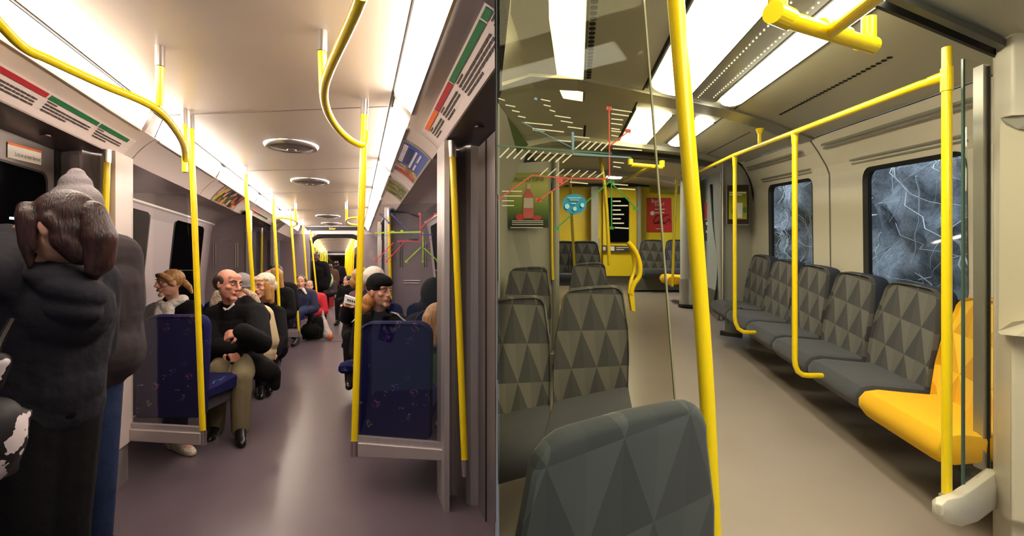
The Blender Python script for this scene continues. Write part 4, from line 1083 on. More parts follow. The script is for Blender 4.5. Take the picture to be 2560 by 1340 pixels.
# 10. passenger with a white collar, 11. red jacket, 12. standing man
def far_person(label, d, hx, hy, foot, w=1.0, seated=True, jacket='coat_dark', trousers='coat_black', skin='skin', hair='h_short', yaw=0, jth=.03, dx=0, extra=None, hmore=None, group=None, face=True, feet_dx=0):
    """hx,hy head centre pixel; foot = floor distance"""
    k = d/F; hd = W(hx, hy, d); n = hd+Vector((dx*.3, .03, -.145)); z = hd.z
    J = dict(head=hd, neck=n, sL=n+Vector((-.17*w, .02, -.07)), sR=n+Vector((.17*w, .02, -.07)))
    fx = feet_dx
    if seated:
        pz = .56; J.update(eL=n+Vector((-.24*w, -.04, -.32)), eR=n+Vector((.24*w, -.04, -.32)), wL=n+Vector((-.08, -.24, -.36)), wR=n+Vector((.08, -.24, -.36)), pel=Vector((n.x, d+.05, pz)), hL=Vector((n.x-.09, d, pz-.02)), hR=Vector((n.x+.09, d, pz-.02)),
            kL=Vector((n.x-.13+fx*.7, foot+.03, .52)), kR=Vector((n.x+.13+fx*.7, foot+.03, .52)), aL=Vector((n.x-.12+fx, foot+.02, .09)), aR=Vector((n.x+.12+fx, foot+.02, .09)), tL=Vector((n.x-.12+fx, foot-.12, .035)), tR=Vector((n.x+.13+fx, foot-.12, .035)))
    else:
        pz = z*.56; J.update(eL=n+Vector((-.24*w, 0, -.36)), eR=n+Vector((.24*w, 0, -.36)), wL=n+Vector((-.22*w, -.10, -.60)), wR=n+Vector((.22*w, -.10, -.60)), pel=Vector((n.x+fx*.4, d+.02, pz)), hL=Vector((n.x-.09+fx*.4, d+.02, pz-.05)), hR=Vector((n.x+.09+fx*.4, d+.02, pz-.05)),
            kL=Vector((n.x-.10+fx*.7, d, pz*.52)), kR=Vector((n.x+.10+fx*.7, d+.03, pz*.52)), aL=Vector((n.x-.10+fx, d+.02, .09)), aR=Vector((n.x+.10+fx, d+.04, .09)), tL=Vector((n.x-.10+fx, d-.12 if abs(yaw) < 1.6 else d+.16, .035)), tR=Vector((n.x+.11+fx, d-.12 if abs(yaw) < 1.6 else d+.16, .035)))
    hr = [('hair', hair, [('e', (0, .035, .035), (.092, .098, .092))]+(hmore or []))] if hair else None
    return person(label, Vector((n.x, d, 0)), J, head=(yaw, .08, 0), skin=skin, vox=.012, jacket=jacket, jth=jth, trousers=trousers, hair=hr, extra=extra, group=group, face=face)
M['navy'] = mat('navy_jacket_cloth', (34, 36, 66), .85); M['red_cloth'] = mat('red_jacket_cloth', (188, 26, 48), .8); M['red_dark'] = mat('red_case_shell', (176, 20, 34), .5)
far_person('distant seated passenger in a navy jacket with white collar and jeans', 9.15, 752, 706, 8.55, w=1.05, jacket='navy', trousers='jeans', yaw=.3, hair='h_short', feet_dx=.05,
    extra={'collar': ('scarf', lambda J, H: [('c', J['neck']+Vector((-.05, -.06, .03)), .03, J['neck']+Vector((-.13, -.10, -.05)), .02), ('c', J['neck']+Vector((.05, -.06, .03)), .03, J['neck']+Vector((.12, -.10, -.05)), .02)])})
far_person('distant passenger in a bright red jacket beside the black bags', 9.8, 772, 716, 9.4, jacket='red_cloth', trousers='coat_dark', hair='h_short', yaw=.6, dx=.2)
far_person('tall man in a long black coat standing at the gangway', 12.4, 789, 642, 12.2, seated=False, w=1.15, jacket='coat_black', trousers='coat_black', skin='skin_d', hair='h_black', yaw=.35, jth=.05, feet_dx=.1,
    hmore=[('e', (0, .05, -.05), (.08, .07, .10))])
far_person('dark-haired passenger with fair ponytail beside her, beyond the white hat', 7.2, 693, 683, 6.9, jacket='coat_black', trousers='coat_black', hair='h_black', yaw=2.8, face=False)
far_person('fair-haired passenger in black just right of the white hat', 6.75, 682, 694, 6.6, jacket='coat_black', trousers='coat_black', hair='h_blond', yaw=-.9, hmore=[('c', (.03, .07, 0), .05, (.05, .09, -.16), .03)])
far_person('person in a brown fur coat standing far down the aisle', 20.5, 826, 668, 20, seated=False, jacket='brown_fur', trousers='coat_black', hair='h_short', yaw=pi, face=False, jth=.08) if M.update({'brown_fur': mat('brown_fur_coat', (74, 44, 34), .9, bump=1, bscale=30)}) is None else None
far_person('person in black with a shoulder strap walking away down the far aisle', 21.5, 842, 660, 21, seated=False, jacket='coat_black', trousers='coat_black', hair='h_black', yaw=pi, face=False, w=1.2, jth=.07, feet_dx=.2)
far_person('small dark seated figure leaning out from the right, far down the aisle', 12.0, 868, 702, 11.6, jacket='coat_black', trousers='coat_black', hair='h_black', yaw=-.9, face=False, dx=.1)
far_person('distant seated passenger in grey with green and white bag', 15.0, 818, 690, 14.6, jacket='coat_grey', trousers='coat_black', hair='h_short', yaw=.5)
# bags
def bag(label, prims, m, nm='bag', strap=None, loc=None, vox=.012):
    t = thing(nm, label, nm.split('_')[-1], loc)
    off = Vector(loc); P = []
    for q in prims:
        if q[0] == 'c': P.append(('c', q[1]-off, q[2], q[3]-off, q[4]))
        else: P.append((q[0], q[1]-off)+tuple(q[2:]))
    blob('body', P, vox, m, t, smooth=3, raw=True)
    if strap: MB().tube(smooth_path([Vector(p)-off for p in strap], 5), .012, 8).build('handle', M['leather'] if nm == 'shoulder_bag' else m, t, raw=True)
    return t
bag('black travel bag on the floor at the feet of the red-jacketed passenger', [('e', Ah(779, 9.2, .16), (.19, .16, .15)), ('e', Ah(797, 9.3, .22), (.12, .14, .20)), ('b', Ah(782, 9.2, .12), (.30, .2, .2))], M['coat_black'], loc=Ah(782, 9.2, 0), strap=[Ah(765, 9.2, .25), Ah(775, 9.1, .38), Ah(788, 9.2, .28)])
bag('crumpled white plastic carrier bag on the aisle floor', [('c', Ah(818, 9.3, .10), .07, Ah(811, 9.3, .30), .05), ('e', Ah(818, 9.3, .09), (.09, .07, .085)), ('c', Ah(811, 9.3, .30), .04, Ah(808, 9.3, .42), .02)], mat('white_plastic', (206, 196, 190), .4, noise=.2, nscale=20, bump=2, bscale=20), nm='carrier_bag', loc=Ah(817, 9.3, 0), strap=[Ah(806, 9.3, .40), Ah(807, 9.3, .50), Ah(810, 9.3, .40)])
bag('small orange paper bag end beside the white carrier bag', [('e', Ah(826, 9.15, .06), (.05, .05, .055))], mat('orange_paper', (206, 106, 50), .6), nm='paper_bag', loc=Ah(826, 9.15, 0))
cs = thing('suitcase', 'red suitcase standing in the aisle far down the carriage', 'suitcase', Ah(823, 16.5, 0))
MB().box(Ah(823, 16.5, .28), (.22, .3, .50)).build('body', M['red_dark'], cs, bevel=.03)
MB().tube([Ah(819, 16.5, .5), Ah(819, 16.5, .62), Ah(827, 16.5, .62), Ah(827, 16.5, .5)], .012, 8).build('handle', M['chrome'], cs)
bag('white and green shopping bag on the lap of a distant passenger', [('e', Ah(820, 14.0, .95), (.14, .12, .20))], mat('green_white_bag', (220, 210, 200), .6, noise=1, nscale=9, col2=(60, 190, 40)), nm='shopping_bag', loc=Ah(820, 14.0, .75))

# 13. foreground woman with a ponytail
fw = person('woman with a brown ponytail in a dark hooded jacket, left foreground', Vector((-1.50, 1.78, 0)),
    JJ(head=(150, 572, 1.72), neck=(150, 655, 1.78), sL=(48, 712, 1.72), sR=(232, 705, 1.86), eL=(-20, 690, 1.62), eR=(236, 860, 1.96), wL=(22, 596, 1.84), wR=(170, 960, 2.02),
       pel=(110, 1010, 1.84), hL=(70, 1030, 1.80), hR=(150, 1030, 1.88), kL=(60, 1310, 1.76), kR=(140, 1310, 1.84), aL=(70, 1560, 1.78), aR=(140, 1540, 1.86), tL=(40, 1578, 1.74), tR=(110, 1560, 1.82)),
    head=(-1.50, .22, .0), hs=.94, vox=.0075, jacket='coat_dark', jth=.028, trousers='coat_black', tth=.045, skin='skin', brow='h_brown', face=True,
    hdir={'L': (Vector((.55, .35, .40)), Vector((.6, 0, -.5)), 1), 'R': (Vector((-.5, -.6, -.2)), Vector((0, 0, -1)), -1)},
    hair=[('hair', 'h_brown', [('e', (0, .030, .042), (.086, .104, .092)), ('c', (-.05, -.055, .075), .03, (.05, -.055, .075), .03), ('c', (.070, -.045, .05), .032, (.076, -.062, -.05), .022), ('c', (.076, -.062, -.05), .022, (.070, -.070, -.12), .010), ('c', (.078, -.030, .03), .020, (.080, -.035, -.07), .008),
                                ('c', (-.072, -.055, .045), .022, (-.074, -.066, -.09), .014), ('e', (0, .060, -.015), (.078, .062, .072)), ('e', (.03, .045, -.03), (.052, .058, .060)), ('c', (.045, .04, -.05), .045, (.02, .06, -.10), .045), ('c', (.07, .03, .02), .03, (.055, .06, -.06), .022)]),
          ('ponytail', 'h_brown', [('c', (0, .100, .060), .030, (.005, .122, .030), .042), ('c', (.005, .122, .030), .044, (.01, .128, -.06), .056), ('c', (.01, .128, -.06), .056, (.0, .105, -.14), .046), ('c', (.0, .105, -.14), .044, (-.01, .06, -.185), .022), ('c', (.02, .12, -.05), .04, (.03, .09, -.17), .02)]),
          ('hair_tie', 'leather', [('c', (0, .094, .066), .032, (0, .104, .058), .032)])],
    extra={'jacket': lambda J, H: [('e', J['neck']+Vector((-.02, .0, -.16)), (.19, .14, .15)), ('c', J['sL'], .10, J['neck']+Vector((0, 0, -.09)), .10), ('c', J['sR'], .09, J['neck']+Vector((0, 0, -.09)), .10), ('e', J['pel']+Vector((0, 0, .10)), (.19, .16, .20))], 'hood': ('coat_dark', lambda J, H: [('e', J['neck']+Vector((.02, -.035, -.045)), (.135, .105, .050), Ry(.12)), ('e', J['neck']+Vector((.08, -.055, -.085)), (.125, .085, .060), Ry(.35)), ('e', J['neck']+Vector((.07, -.06, -.15)), (.12, .07, .06), Ry(.2)), ('c', J['neck']+Vector((-.11, -.02, -.03)), .03, J['neck']+Vector((.03, -.11, -.05)), .034), ('c', J['neck']+Vector((.03, -.11, -.05)), .034, J['neck']+Vector((.16, -.06, -.09)), .026)])})
sl_ = MB().tube([W(24, 545, 1.64), W(66, 549, 1.66)], .004, 8).build('phone_edge', lamp_mat('phone_glow', (190, 230, 255), 2.0))
tag(sl_, 'thin glowing edge of a phone held up by the foreground woman', 'phone')
# 14. man in a grey beanie
bm_ = person('man in a pale grey beanie, dark jacket and jeans, left foreground', Vector((-1.88, 2.30, 0)),
    JJ(head=(184, 542, 2.22), neck=(210, 612, 2.26), sL=(150, 652, 2.16), sR=(292, 640, 2.32), eL=(130, 760, 2.14), eR=(308, 760, 2.34), wL=(120, 860, 2.1), wR=(262, 870, 2.46),
       pel=(238, 880, 2.30), hL=(226, 930, 2.27), hR=(246, 930, 2.32), kL=(190, 1130, 2.26), kR=(252, 1120, 2.30), aL=(180, 1350, 2.30), aR=(246, 1345, 2.34), tL=(170, 1372, 2.28), tR=(236, 1372, 2.32)),
    head=(-1.8, .25, 0), vox=.008, jacket='coat_grey', jth=.042, trousers='jeans', tth=.012, face=False,
    hair=[('hair', 'h_black', [('e', (0, .045, -.02), (.082, .08, .075))]), ('beanie', 'knit_grey', [('e', (0, .022, .055), (.094, .110, .085)), ('e', (0, .045, .13), (.060, .060, .05)), ('e', (0, .06, .165), (.034, .034, .034)), ('e', (0, .018, .02), (.093, .108, .03))])],
    extra={'jacket': lambda J, H: [('e', J['pel']+Vector((0, 0, .02)), (.19, .17, .17)), ('c', J['hL']+Vector((0, 0, .02)), .12, J['hR']+Vector((0, 0, .02)), .12), ('c', J['sR'], .10, J['neck']+Vector((0, 0, -.06)), .09), ('c', J['sL'], .10, J['neck']+Vector((0, 0, -.06)), .09)], 'red_collar': ('red_cloth', lambda J, H: [('c', J['neck']+Vector((-.03, .03, .05)), .056, J['neck']+Vector((.03, -.02, .05)), .056)])})
# patterned bag at the left edge
def pat_mat():
    m = mat('black_white_print', (20, 18, 20), .6); t = NT(m); b = t.n['Principled BSDF']; tc = t.new('ShaderNodeTexCoord'); n = t.new('ShaderNodeTexNoise'); n.inputs['Scale'].default_value = 7; n.inputs['Detail'].default_value = 4
    t.l.new(tc.outputs['Object'], n.inputs[0]); f = t.math('GREATER_THAN', n.outputs[0], .53); t.l.new(t.mix(f, lin((22, 18, 20)), lin((220, 206, 208))), b.inputs['Base Color']); return m
bag('black and white patterned shoulder bag at the left edge of the photo', [('b', W(-28, 1105, 1.50), (.13, .10, .20), Ry(.25)), ('e', W(-28, 1105, 1.47), (.085, .08, .13), Ry(.25)), ('c', W(-30, 960, 1.50), .035, W(0, 905, 1.50), .028)], pat_mat(), nm='shoulder_bag', loc=W(-20, 1210, 1.5), vox=.008, strap=[W(-30, 980, 1.5), W(-10, 880, 1.55), W(30, 800, 1.62)])

# keep everything of the night carriage on its own side of the dividing wall
bpy.context.view_layer.update()
def trim_side(keep_right, skip):
    bpy.context.view_layer.update()
    for o in list(COL.objects):
        if o.type != 'MESH' or o in skip or o.name.startswith(('wall_divider_added', 'roof_light_shield')): continue
        bad = False; M4 = o.matrix_world
        for v in o.data.vertices:
            p = M4@v.co; s = p.x+38.5/F*p.y
            if p.y > 0 and ((keep_right and s < .001) or (not keep_right and s > -.001)): bad = True; break
        if bad and o.data.users == 1 or bad and o.data.users > 1: 
            root = o
            kids = [c for c in o.children]
            n = Vector((F, 38.5, 0)).normalized(); off = .006*(1 if keep_right else -1)
            o.data = o.data.copy(); bm = bmesh.new(); bm.from_mesh(o.data)
            inv = M4.inverted(); co = inv@(n*off); no = (M4.transposed().to_3x3()@n).normalized()
            bmesh.ops.bisect_plane(bm, geom=bm.verts[:]+bm.edges[:]+bm.faces[:], plane_co=co, plane_no=no, clear_inner=keep_right, clear_outer=not keep_right)
            ed = [e for e in bm.edges if e.is_boundary]
            if ed:
                try: bmesh.ops.holes_fill(bm, edges=ed, sides=0)
                except Exception: pass
            bm.to_mesh(o.data); bm.free()
            if not o.data.vertices and not o.children:
                bpy.data.objects.remove(o)
trim_side(False, set())
A_OBJ = set(COL.objects)
# ================================================================ DAY CARRIAGE: shell
M['b_ceil'] = mat('grey_ceiling_panel', (182, 180, 164), 0.42, .1)
M['b_wall'] = mat('cream_wall_panel', (206, 198, 184), 0.35)
M['b_grey'] = mat('light_grey_partition', (160, 158, 152), 0.45)
M['b_trim'] = mat('dark_grey_trim', (98, 98, 92), 0.4, .3)
M['b_alu'] = mat('aluminium', (176, 174, 166), 0.35, .8)
M['b_floor'] = floor_mat('beige_grey_speckled_floor', (146, 134, 130), (162, 150, 146), 0.30)
M['b_lamp'] = lamp_mat('warm_lamp_panel', (255, 243, 190), LAMP_B)
M['b_lamp2'] = lamp_mat('warm_lamp_panel_bright', (255, 249, 220), LAMP_B*1.6)
M['b_yellow'] = mat('yellow_wall_laminate', (250, 220, 28), .45)
CB = -(38.0/F)
def ucut(d): return (CB-KB)*d        # smallest u visible right of the dividing wall
def Bs(u, d, h):
    """clamped so that nothing crosses the dividing wall"""
    return Bd(max(u, ucut(d)+.012), d, h)
def sk(u, s): return s+SKB*(u-UB)
# floor
fp = [Bd(ucut(.4)+.01, .4, 0), Bd(2.25, .9, 0), Bd(2.25, 13, 0), Bd(ucut(13)+.01, 13, 0)]
fb = MB().prism(fp, (0, 0, -.05)); struct('floor_day', fb, M['b_floor'])
# ceiling profile strips, from station to station
CPB = [(-.47, 2.09), (-.25, 2.165), (0, 2.2), (1.12, 2.2), (1.475, 2.17), (1.98, 2.095)]
def uclip(prof, d):
    out = []
    uc = ucut(d)+.012
    for i, (u, h) in enumerate(prof):
        if u < uc:
            v = prof[i+1] if i+1 < len(prof) else (u, h)
            if v[0] > uc: h = h+(v[1]-h)*(uc-u)/(v[0]-u)
            u = uc
        out.append((u, h))
    return out
def ceil_b(s0, s1, dz=0, n=10):
    mb = MB(); secs = []
    for k in range(n+1):
        s = s0+(s1-s0)*k/n
        ring = []
        for u, h in CPB:
            d = sk(u, s); uu = max(u, ucut(d)+.012) if d > 0 else max(u, -KB*d-.01)
            if uu != u: d = sk(uu, s); uu = max(uu, ucut(d)+.012) if d > 0 else uu
            ring.append(Bd(uu, d, h+dz))
        secs.append(ring+[p+Vector((0, 0, .04)) for p in ring[::-1]])
    mb.loft(secs); return mb
struct('ceiling_day', ceil_b(-1.2, 5.7, n=16), M['b_ceil'], smooth=True)
struct('ceiling_day_far', ceil_b(5.7, 13, -.03), M['b_ceil'], smooth=True)
# transverse beams
def beam(name, s0, s1, drop, m):
    mb = MB(); secs = []
    for s in (s0, s1):
        ring = []
        for u, h in CPB:
            d = sk(u, s); uu = max(u, ucut(d)+.015); ring.append(Bd(uu, sk(uu, s), h-drop))
        secs.append(ring+[p+Vector((0, 0, drop+.02)) for p in ring[::-1]])
    mb.loft(secs); return struct(name, mb, m, smooth=False)
beam('trim_101', 3.46, 3.72, .018, M['b_alu'])
beam('trim_102', 3.72, 3.74, .008, M['black'])
beam('trim_103', 5.50, 5.72, .05, M['b_ceil'])
beam('trim_104', 5.72, 5.74, .03, M['black'])
beam('trim_105', 8.3, 8.5, .1, M['b_wall'])
# near door header (closer than the screen) on the right
nh = MB(); nh.prism([Bd(.75, sk(.75, 1.42)-.25, 2.19), Bd(1.9, sk(1.9, 1.42)-.12, 2.10), Bd(2.3, 2.2, 2.05), Bd(2.3, .9, 2.05), Bd(.6, .9, 2.19)], (0, 0, .02))
struct('trim_106', nh, M['b_ceil'])
ch = MB()
ch.slab([Bd(.85, 1.66, 2.185), Bd(1.86, 2.16, 2.085), Bd(1.86, 2.20, 2.085), Bd(.85, 1.70, 2.185)], (0, 0, .03))
struct('trim_107', ch, M['b_trim'])
ch = MB(); ch.slab([Bd(.85, 1.735, 2.18), Bd(1.86, 2.235, 2.08), Bd(1.86, 2.255, 2.08), Bd(.85, 1.755, 2.18)], (0, 0, .03)); struct('trim_108', ch, M['black'])
# ceiling lamps
def lamp_panel(name, u0, u1, s0, s1, label, m, drop=.012, rise=.03, round_end=True, skew=.75):
    t = thing(name, label, 'light', Bd((u0+u1)/2, s0+skew*((u0+u1)/2-UB), 2.16), group='luminous ceiling panels of the day carriage')
    mb = MB(); secs = []
    n = 10
    for k in range(n+1):
        f = k/n; s = s0+(s1-s0)*f
        ring = []
        for j in range(7):
            g = j/6; u = u0+(u1-u0)*g
            cut = 0
            if round_end: cut = -.10*(abs(g*2-1)**3)*f**6
            ring.append(Bd(u, s+skew*(u-UB)+cut, 2.2-drop-rise*sin(pi*g)*(1 if f < .97 else .3)))
        secs.append(ring+[Vector((p.x, p.y, p.z+.03)) for p in ring[::-1]])
    mb.loft(secs); mb.build('diffuser', m, t, smooth=True)
    fr = MB()
    for u in (u0-.012, u1+.002):
        fr.slab([Bd(u, s0+skew*(u-UB), 2.19), Bd(u+.01, s0+skew*(u-UB), 2.19), Bd(u+.01, s1+skew*(u-UB), 2.19), Bd(u, s1+skew*(u-UB), 2.19)], (0, 0, .01))
    fr.build('rim', M['b_trim'], t)
    return t
lamp_panel('ceiling_light', .42, .71, -1.2, 3.38, 'wide bright ceiling panel just right of the big yellow pole', M['b_lamp'])
lamp_panel('ceiling_light', .925, 1.105, -1.2, 3.36, 'narrow bright ceiling panel right of the perforated grey strip', M['b_lamp2'])
lamp_panel('ceiling_light', .42, .71, 3.98, 5.45, 'smaller glowing ceiling panel beyond the first ceiling beam', M['b_lamp'], round_end=False)
lamp_panel('ceiling_light', .925, 1.105, 3.98, 5.3, 'narrow glowing ceiling panel beyond the first ceiling beam', M['b_lamp2'])
refl_glow = lamp_mat('glass_reflection_glow', (240, 222, 160), LAMP_B*.42)  # glowing strip made up to imitate a reflection in the glass, no lamp there
lamp_panel('ceiling_light', -.17, .03, 1.6, 4.0, 'pale glowing strip at the upper left, standing in for a reflection in the glass', refl_glow, rise=.005, round_end=False)
far_l = lamp_mat('far_lamp_panel', (255, 248, 215), LAMP_B*5)
lamp_panel('ceiling_light', -.16, -.02, 6.6, 7.6, 'small square glowing light far off above the poster', far_l, round_end=False)
lamp_panel('ceiling_light', 1.2, 1.45, 6.9, 7.6, 'small far ceiling light beside the big yellow pole', far_l, round_end=False)
lamp_panel('ceiling_light', .4, .9, 8.6, 9.8, 'tiny far ceiling light above the yellow end wall', far_l, round_end=False)
# perforated strip and vent hole rows
def holes(name, lab, u, d0, d1, n, h, r, m):
    mb = MB()
    for k in range(n):
        d = d0+(d1-d0)*k/(n-1)
        c = Bd(u, d, h)
        mb.lathe([(r, -.002), (r, .004)], c, 10)
    return mb
ps = struct('trim_110', MB().slab([Bd(.72, .95, 2.192), Bd(.915, 1.05, 2.192), Bd(.915, 3.5, 2.192), Bd(.72, 3.42, 2.192)], (0, 0, .02)), M['b_alu'])
hm = MB()
for u in (.775, .875):
    q = holes('', '', u, 1.3, 3.35, 46, 2.190, .0035, None); hm.add(q.v, q.f)
hm.build('perforation', lamp_mat('lit_pinholes', (255, 240, 190), 1.5), ps)
q = holes('', '', 1.475, 2.46, 3.78, 30, 2.168, .0125, None); struct('trim_111', q, M['dark'])
q = holes('', '', .06, 1.9, 3.02, 22, 2.197, .014, None); struct('trim_112', q, M['dark'])
q = holes('', '', 1.5, 4.55, 6.0, 30, 2.166, .010, None); struct('trim_113', q, M['dark'])
q = holes('', '', .06, 4.4, 5.2, 16, 2.194, .010, None); struct('trim_114', q, M['dark'])
# long black seams in the ceiling
for i, (u, h) in enumerate(((.40, 2.198), (1.99, 2.088), (1.125, 2.197))):
    struct('trim_%d' % (115+i), MB().slab([Bd(u-.006, 1.7 if u < 1.5 else 2.3, h), Bd(u+.006, 1.7 if u < 1.5 else 2.3, h), Bd(u+.006, 6.2, h), Bd(u-.006, 6.2, h)], (0, 0, .006)), M['dark'])

# right window wall: profile from ceiling to floor
WB = [(1.985, 2.09), (2.06, 1.98), (2.13, 1.86), (2.155, 1.79), (2.165, .91), (2.19, .80), (2.2, 0)]
winB = [(2.88, 3.93, .915, 1.79), (4.78, 5.88, .915, 1.79)]
def wallp(d, h):
    for (u0, h0), (u1, h1) in zip(WB, WB[1:]):
        if h1 <= h <= h0:
            return u0+(u1-u0)*(h0-h)/(h0-h1)
    return WB[-1][0]
def rr_pts(a, b, h0, h1, r=.08, n=5):
    pts = []
    for cx, ch, a0 in ((b-r, h1-r, 0), (a+r, h1-r, 90), (a+r, h0+r, 180), (b-r, h0+r, 270)):
        for k in range(n):
            t = radians(a0+k*90/(n-1)); pts.append((cx+r*cos(t), ch+r*sin(t)))
    return pts
wb = MB()
def wstrip(d0, d1, hs):
    secs = []
    for d in (d0, d1):
        r = [Bd(wallp(d, h), d, h) for h in hs]; secs.append(r+[p+Vector((.05, 0, 0)) for p in r[::-1]])
    wb.loft(secs)
upper = [2.09, 1.98, 1.86, 1.79]; lower = [.915, .80, 0]
wstrip(2.2, 6.5, upper); wstrip(2.2, 6.5, lower)
for a, b in ((2.2, 2.88), (3.93, 4.78), (5.88, 6.5)): wstrip(a, b, [1.79, .915])
wo = struct('wall_window_side', wb, M['b_wall'], smooth=False)
# corner fillets around the windows make rounded openings
for i, (a, b, h0, h1) in enumerate(winB):
    fm = MB(); P = rr_pts(a-.002, b+.002, h0-.002, h1+.002, .09); Q = rr_pts(a+.022, b-.022, h0+.022, h1-.022, .075)
    out = [Bd(wallp(0, min(max(h, .92), 1.785))-.006, d, h) for d, h in P]; inn = [Bd(wallp(0, min(max(h, .92), 1.785))+.02, d, h) for d, h in Q]
    sq = []
    n = len(P)
    fm.loft([out, inn, [p+Vector((.03, 0, 0)) for p in inn], [p+Vector((.05, 0, 0)) for p in out]], True, False)
    cn = [(b, h1), (a, h1), (a, h0), (b, h0)]
    w = struct('window_%d' % (101+i), fm, M['black'])
    cm = MB()
    for c in range(4):
        arc = [Bd(wallp(0, min(max(h, .92), 1.785))-.001, d, h) for d, h in P[c*5:c*5+5]]
        cp = Bd(wallp(0, min(max(cn[c][1], .92), 1.785))-.001, cn[c][0], cn[c][1])
        cm.prism([cp]+arc, (.04, 0, 0))
    cm.build('corner', M['b_wall'], w)
    g = MB().prism([Bd(wallp(0, min(max(h, .92), 1.785))+.03, d, h) for d, h in P], (.005, 0, 0))
    g.build('pane', glass_mat('window_glass_%d' % i, (.93, .97, 1.0, 1), .04), w)
    sl = MB(); sl.slab([Bd(2.15, a-.03, h0-.05), Bd(2.15, b+.03, h0-.05), Bd(2.158, b+.03, h0-.012), Bd(2.158, a-.03, h0-.012)], (-.012, 0, 0))
    sl.build('sill', M['b_wall'], w, bevel=.004)
# slim ventilation rails above the windows and black seams of the wall panels
for i, (u, h, d0, d1) in enumerate(((2.02, 2.02, 2.6, 4.3), (2.125, 1.865, 2.85, 4.05), (2.02, 2.02, 4.7, 6.2), (2.125, 1.865, 4.75, 6.0))):
    mb = MB(); mb.tube([Bd(u-.004, d0, h), Bd(u-.004, d1, h)], .010, 8); mb.tube([Bd(u+.012, d0, h-.028), Bd(u+.012, d1, h-.028)], .008, 8)
    struct('trim_%d' % (120+i), mb, M['b_alu'])
sm = MB(); pts = [Bd(wallp(0, h)-.003, 4.45-.0*h, h) for h in (2.09, 1.98, 1.86, 1.79, 1.3, .9, .5, 0)]
sm.tube(pts, .006, 6); struct('trim_125', sm, M['b_trim'])
hb = MB().slab([Bd(2.12, 2.3, .02), Bd(2.12, 6.4, .02), Bd(2.12, 6.4, .3), Bd(2.12, 2.3, .3)], (.07, 0, 0)); struct('baseboard_right', hb, M['b_trim'])

# left wall of the day carriage above the far seats (green poster zone)
lw = MB()
lw.slab([Bd(-.47, 3.05, 2.09), Bd(-.47, 4.95, 2.09), Bd(-.64, 4.95, 1.6), Bd(ucut(4.2)+.015, 4.1, 1.6)], (-.01, 0, .01))
lw.slab([Bd(-.62, 4.12, .0), Bd(-.64, 4.95, 0), Bd(-.64, 4.95, 1.6), Bd(ucut(4.2)+.015, 4.2, 1.6)], (-.005, 0, 0))
struct('wall_left_day', lw, M['b_grey'])

# end partitions at station 5.65
def part_b(name, pts, m, th=.04):
    o = struct(name, MB().prism([W(*p) for p in pts], (0, th, 0)), m); return o
D1 = 4.75
pl = part_b('wall_partition_poster', [(1250, 475, D1), (1262, 435, D1), (1290, 408, D1), (1378, 402, D1+.15), (1378, 950, D1+.15), (1243, 950, D1)], M['b_grey'])
ph = MB().prism([W(1262, 380, D1-.02), W(1620, 398, 5.9), W(1790, 418, 6.3), W(1790, 402, 6.3), W(1620, 378, 5.9), W(1262, 362, D1-.02)], (0, .05, 0)); struct('trim_130', ph, M['b_trim'])
part_b('wall_partition_right', [(1803, 455, 6.35), (1812, 420, 6.35), (1832, 405, 6.36), (1858, 420, 6.4), (1880, 470, 6.45), (1893, 560, 6.48), (1897, 640, 6.5), (1897, 800, 6.5), (1803, 800, 6.35)], M['b_grey'])
struct('trim_131', MB().tube([W(1806, 402, 6.3), W(1806, 800, 6.3)], .018, 10), M['b_alu'])
struct('trim_132', MB().tube(smooth_path([W(1830, 402, 6.3), W(1855, 415, 6.34), W(1877, 460, 6.38), W(1890, 550, 6.42), W(1898, 660, 6.46)], 5), .010, 8), M['dark'])
struct('trim_133', MB().tube([W(1389, 398, 4.9), W(1389, 950, 4.9)], .035, 12), M['b_grey'])

# doorway zone and far end
dz = MB(); dz.prism([W(1742, 455, 8.9), W(1800, 430, 7.2), W(1800, 800, 7.2), W(1742, 745, 8.9)], (.05, .05, 0)); dw = struct('door_5', dz, mat('pale_blue_grey_door', (168, 176, 180), .4))
MB().tube(smooth_path([W(1779, 462, 7.7), W(1786, 560, 7.6), W(1797, 640, 7.4), W(1797, 700, 7.35), W(1789, 755, 7.4)], 5), .03, 8).build('seal', M['black'], dw)
MB().prism([W(1789, 487, 7.5), W(1803, 478, 7.3), W(1803, 640, 7.3), W(1795, 600, 7.4)], (0, -.02, 0)).build('pane', mat('door_pane', (120, 140, 160), .1), dw)
MB().prism([W(1744, 690, 8.85), W(1795, 700, 7.35), W(1795, 800, 7.2), W(1744, 748, 8.85)], (0, -.02, 0)).build('kick_panel', M['b_trim'], dw)
pc = MB(); pc.tube([W(1728, 440, 8.4), W(1728, 765, 8.4)], .17, 24)
pz = struct('wall_pillar_day', pc, M['b_grey'], smooth=True)
MB().tube([W(1728, 697, 8.38), W(1728, 760, 8.38)], .185, 24).build('base', M['b_alu'], pz)
MB().tube([W(1728, 760, 8.36), W(1728, 766, 8.36)], .20, 24).build('foot', M['black'], pz)
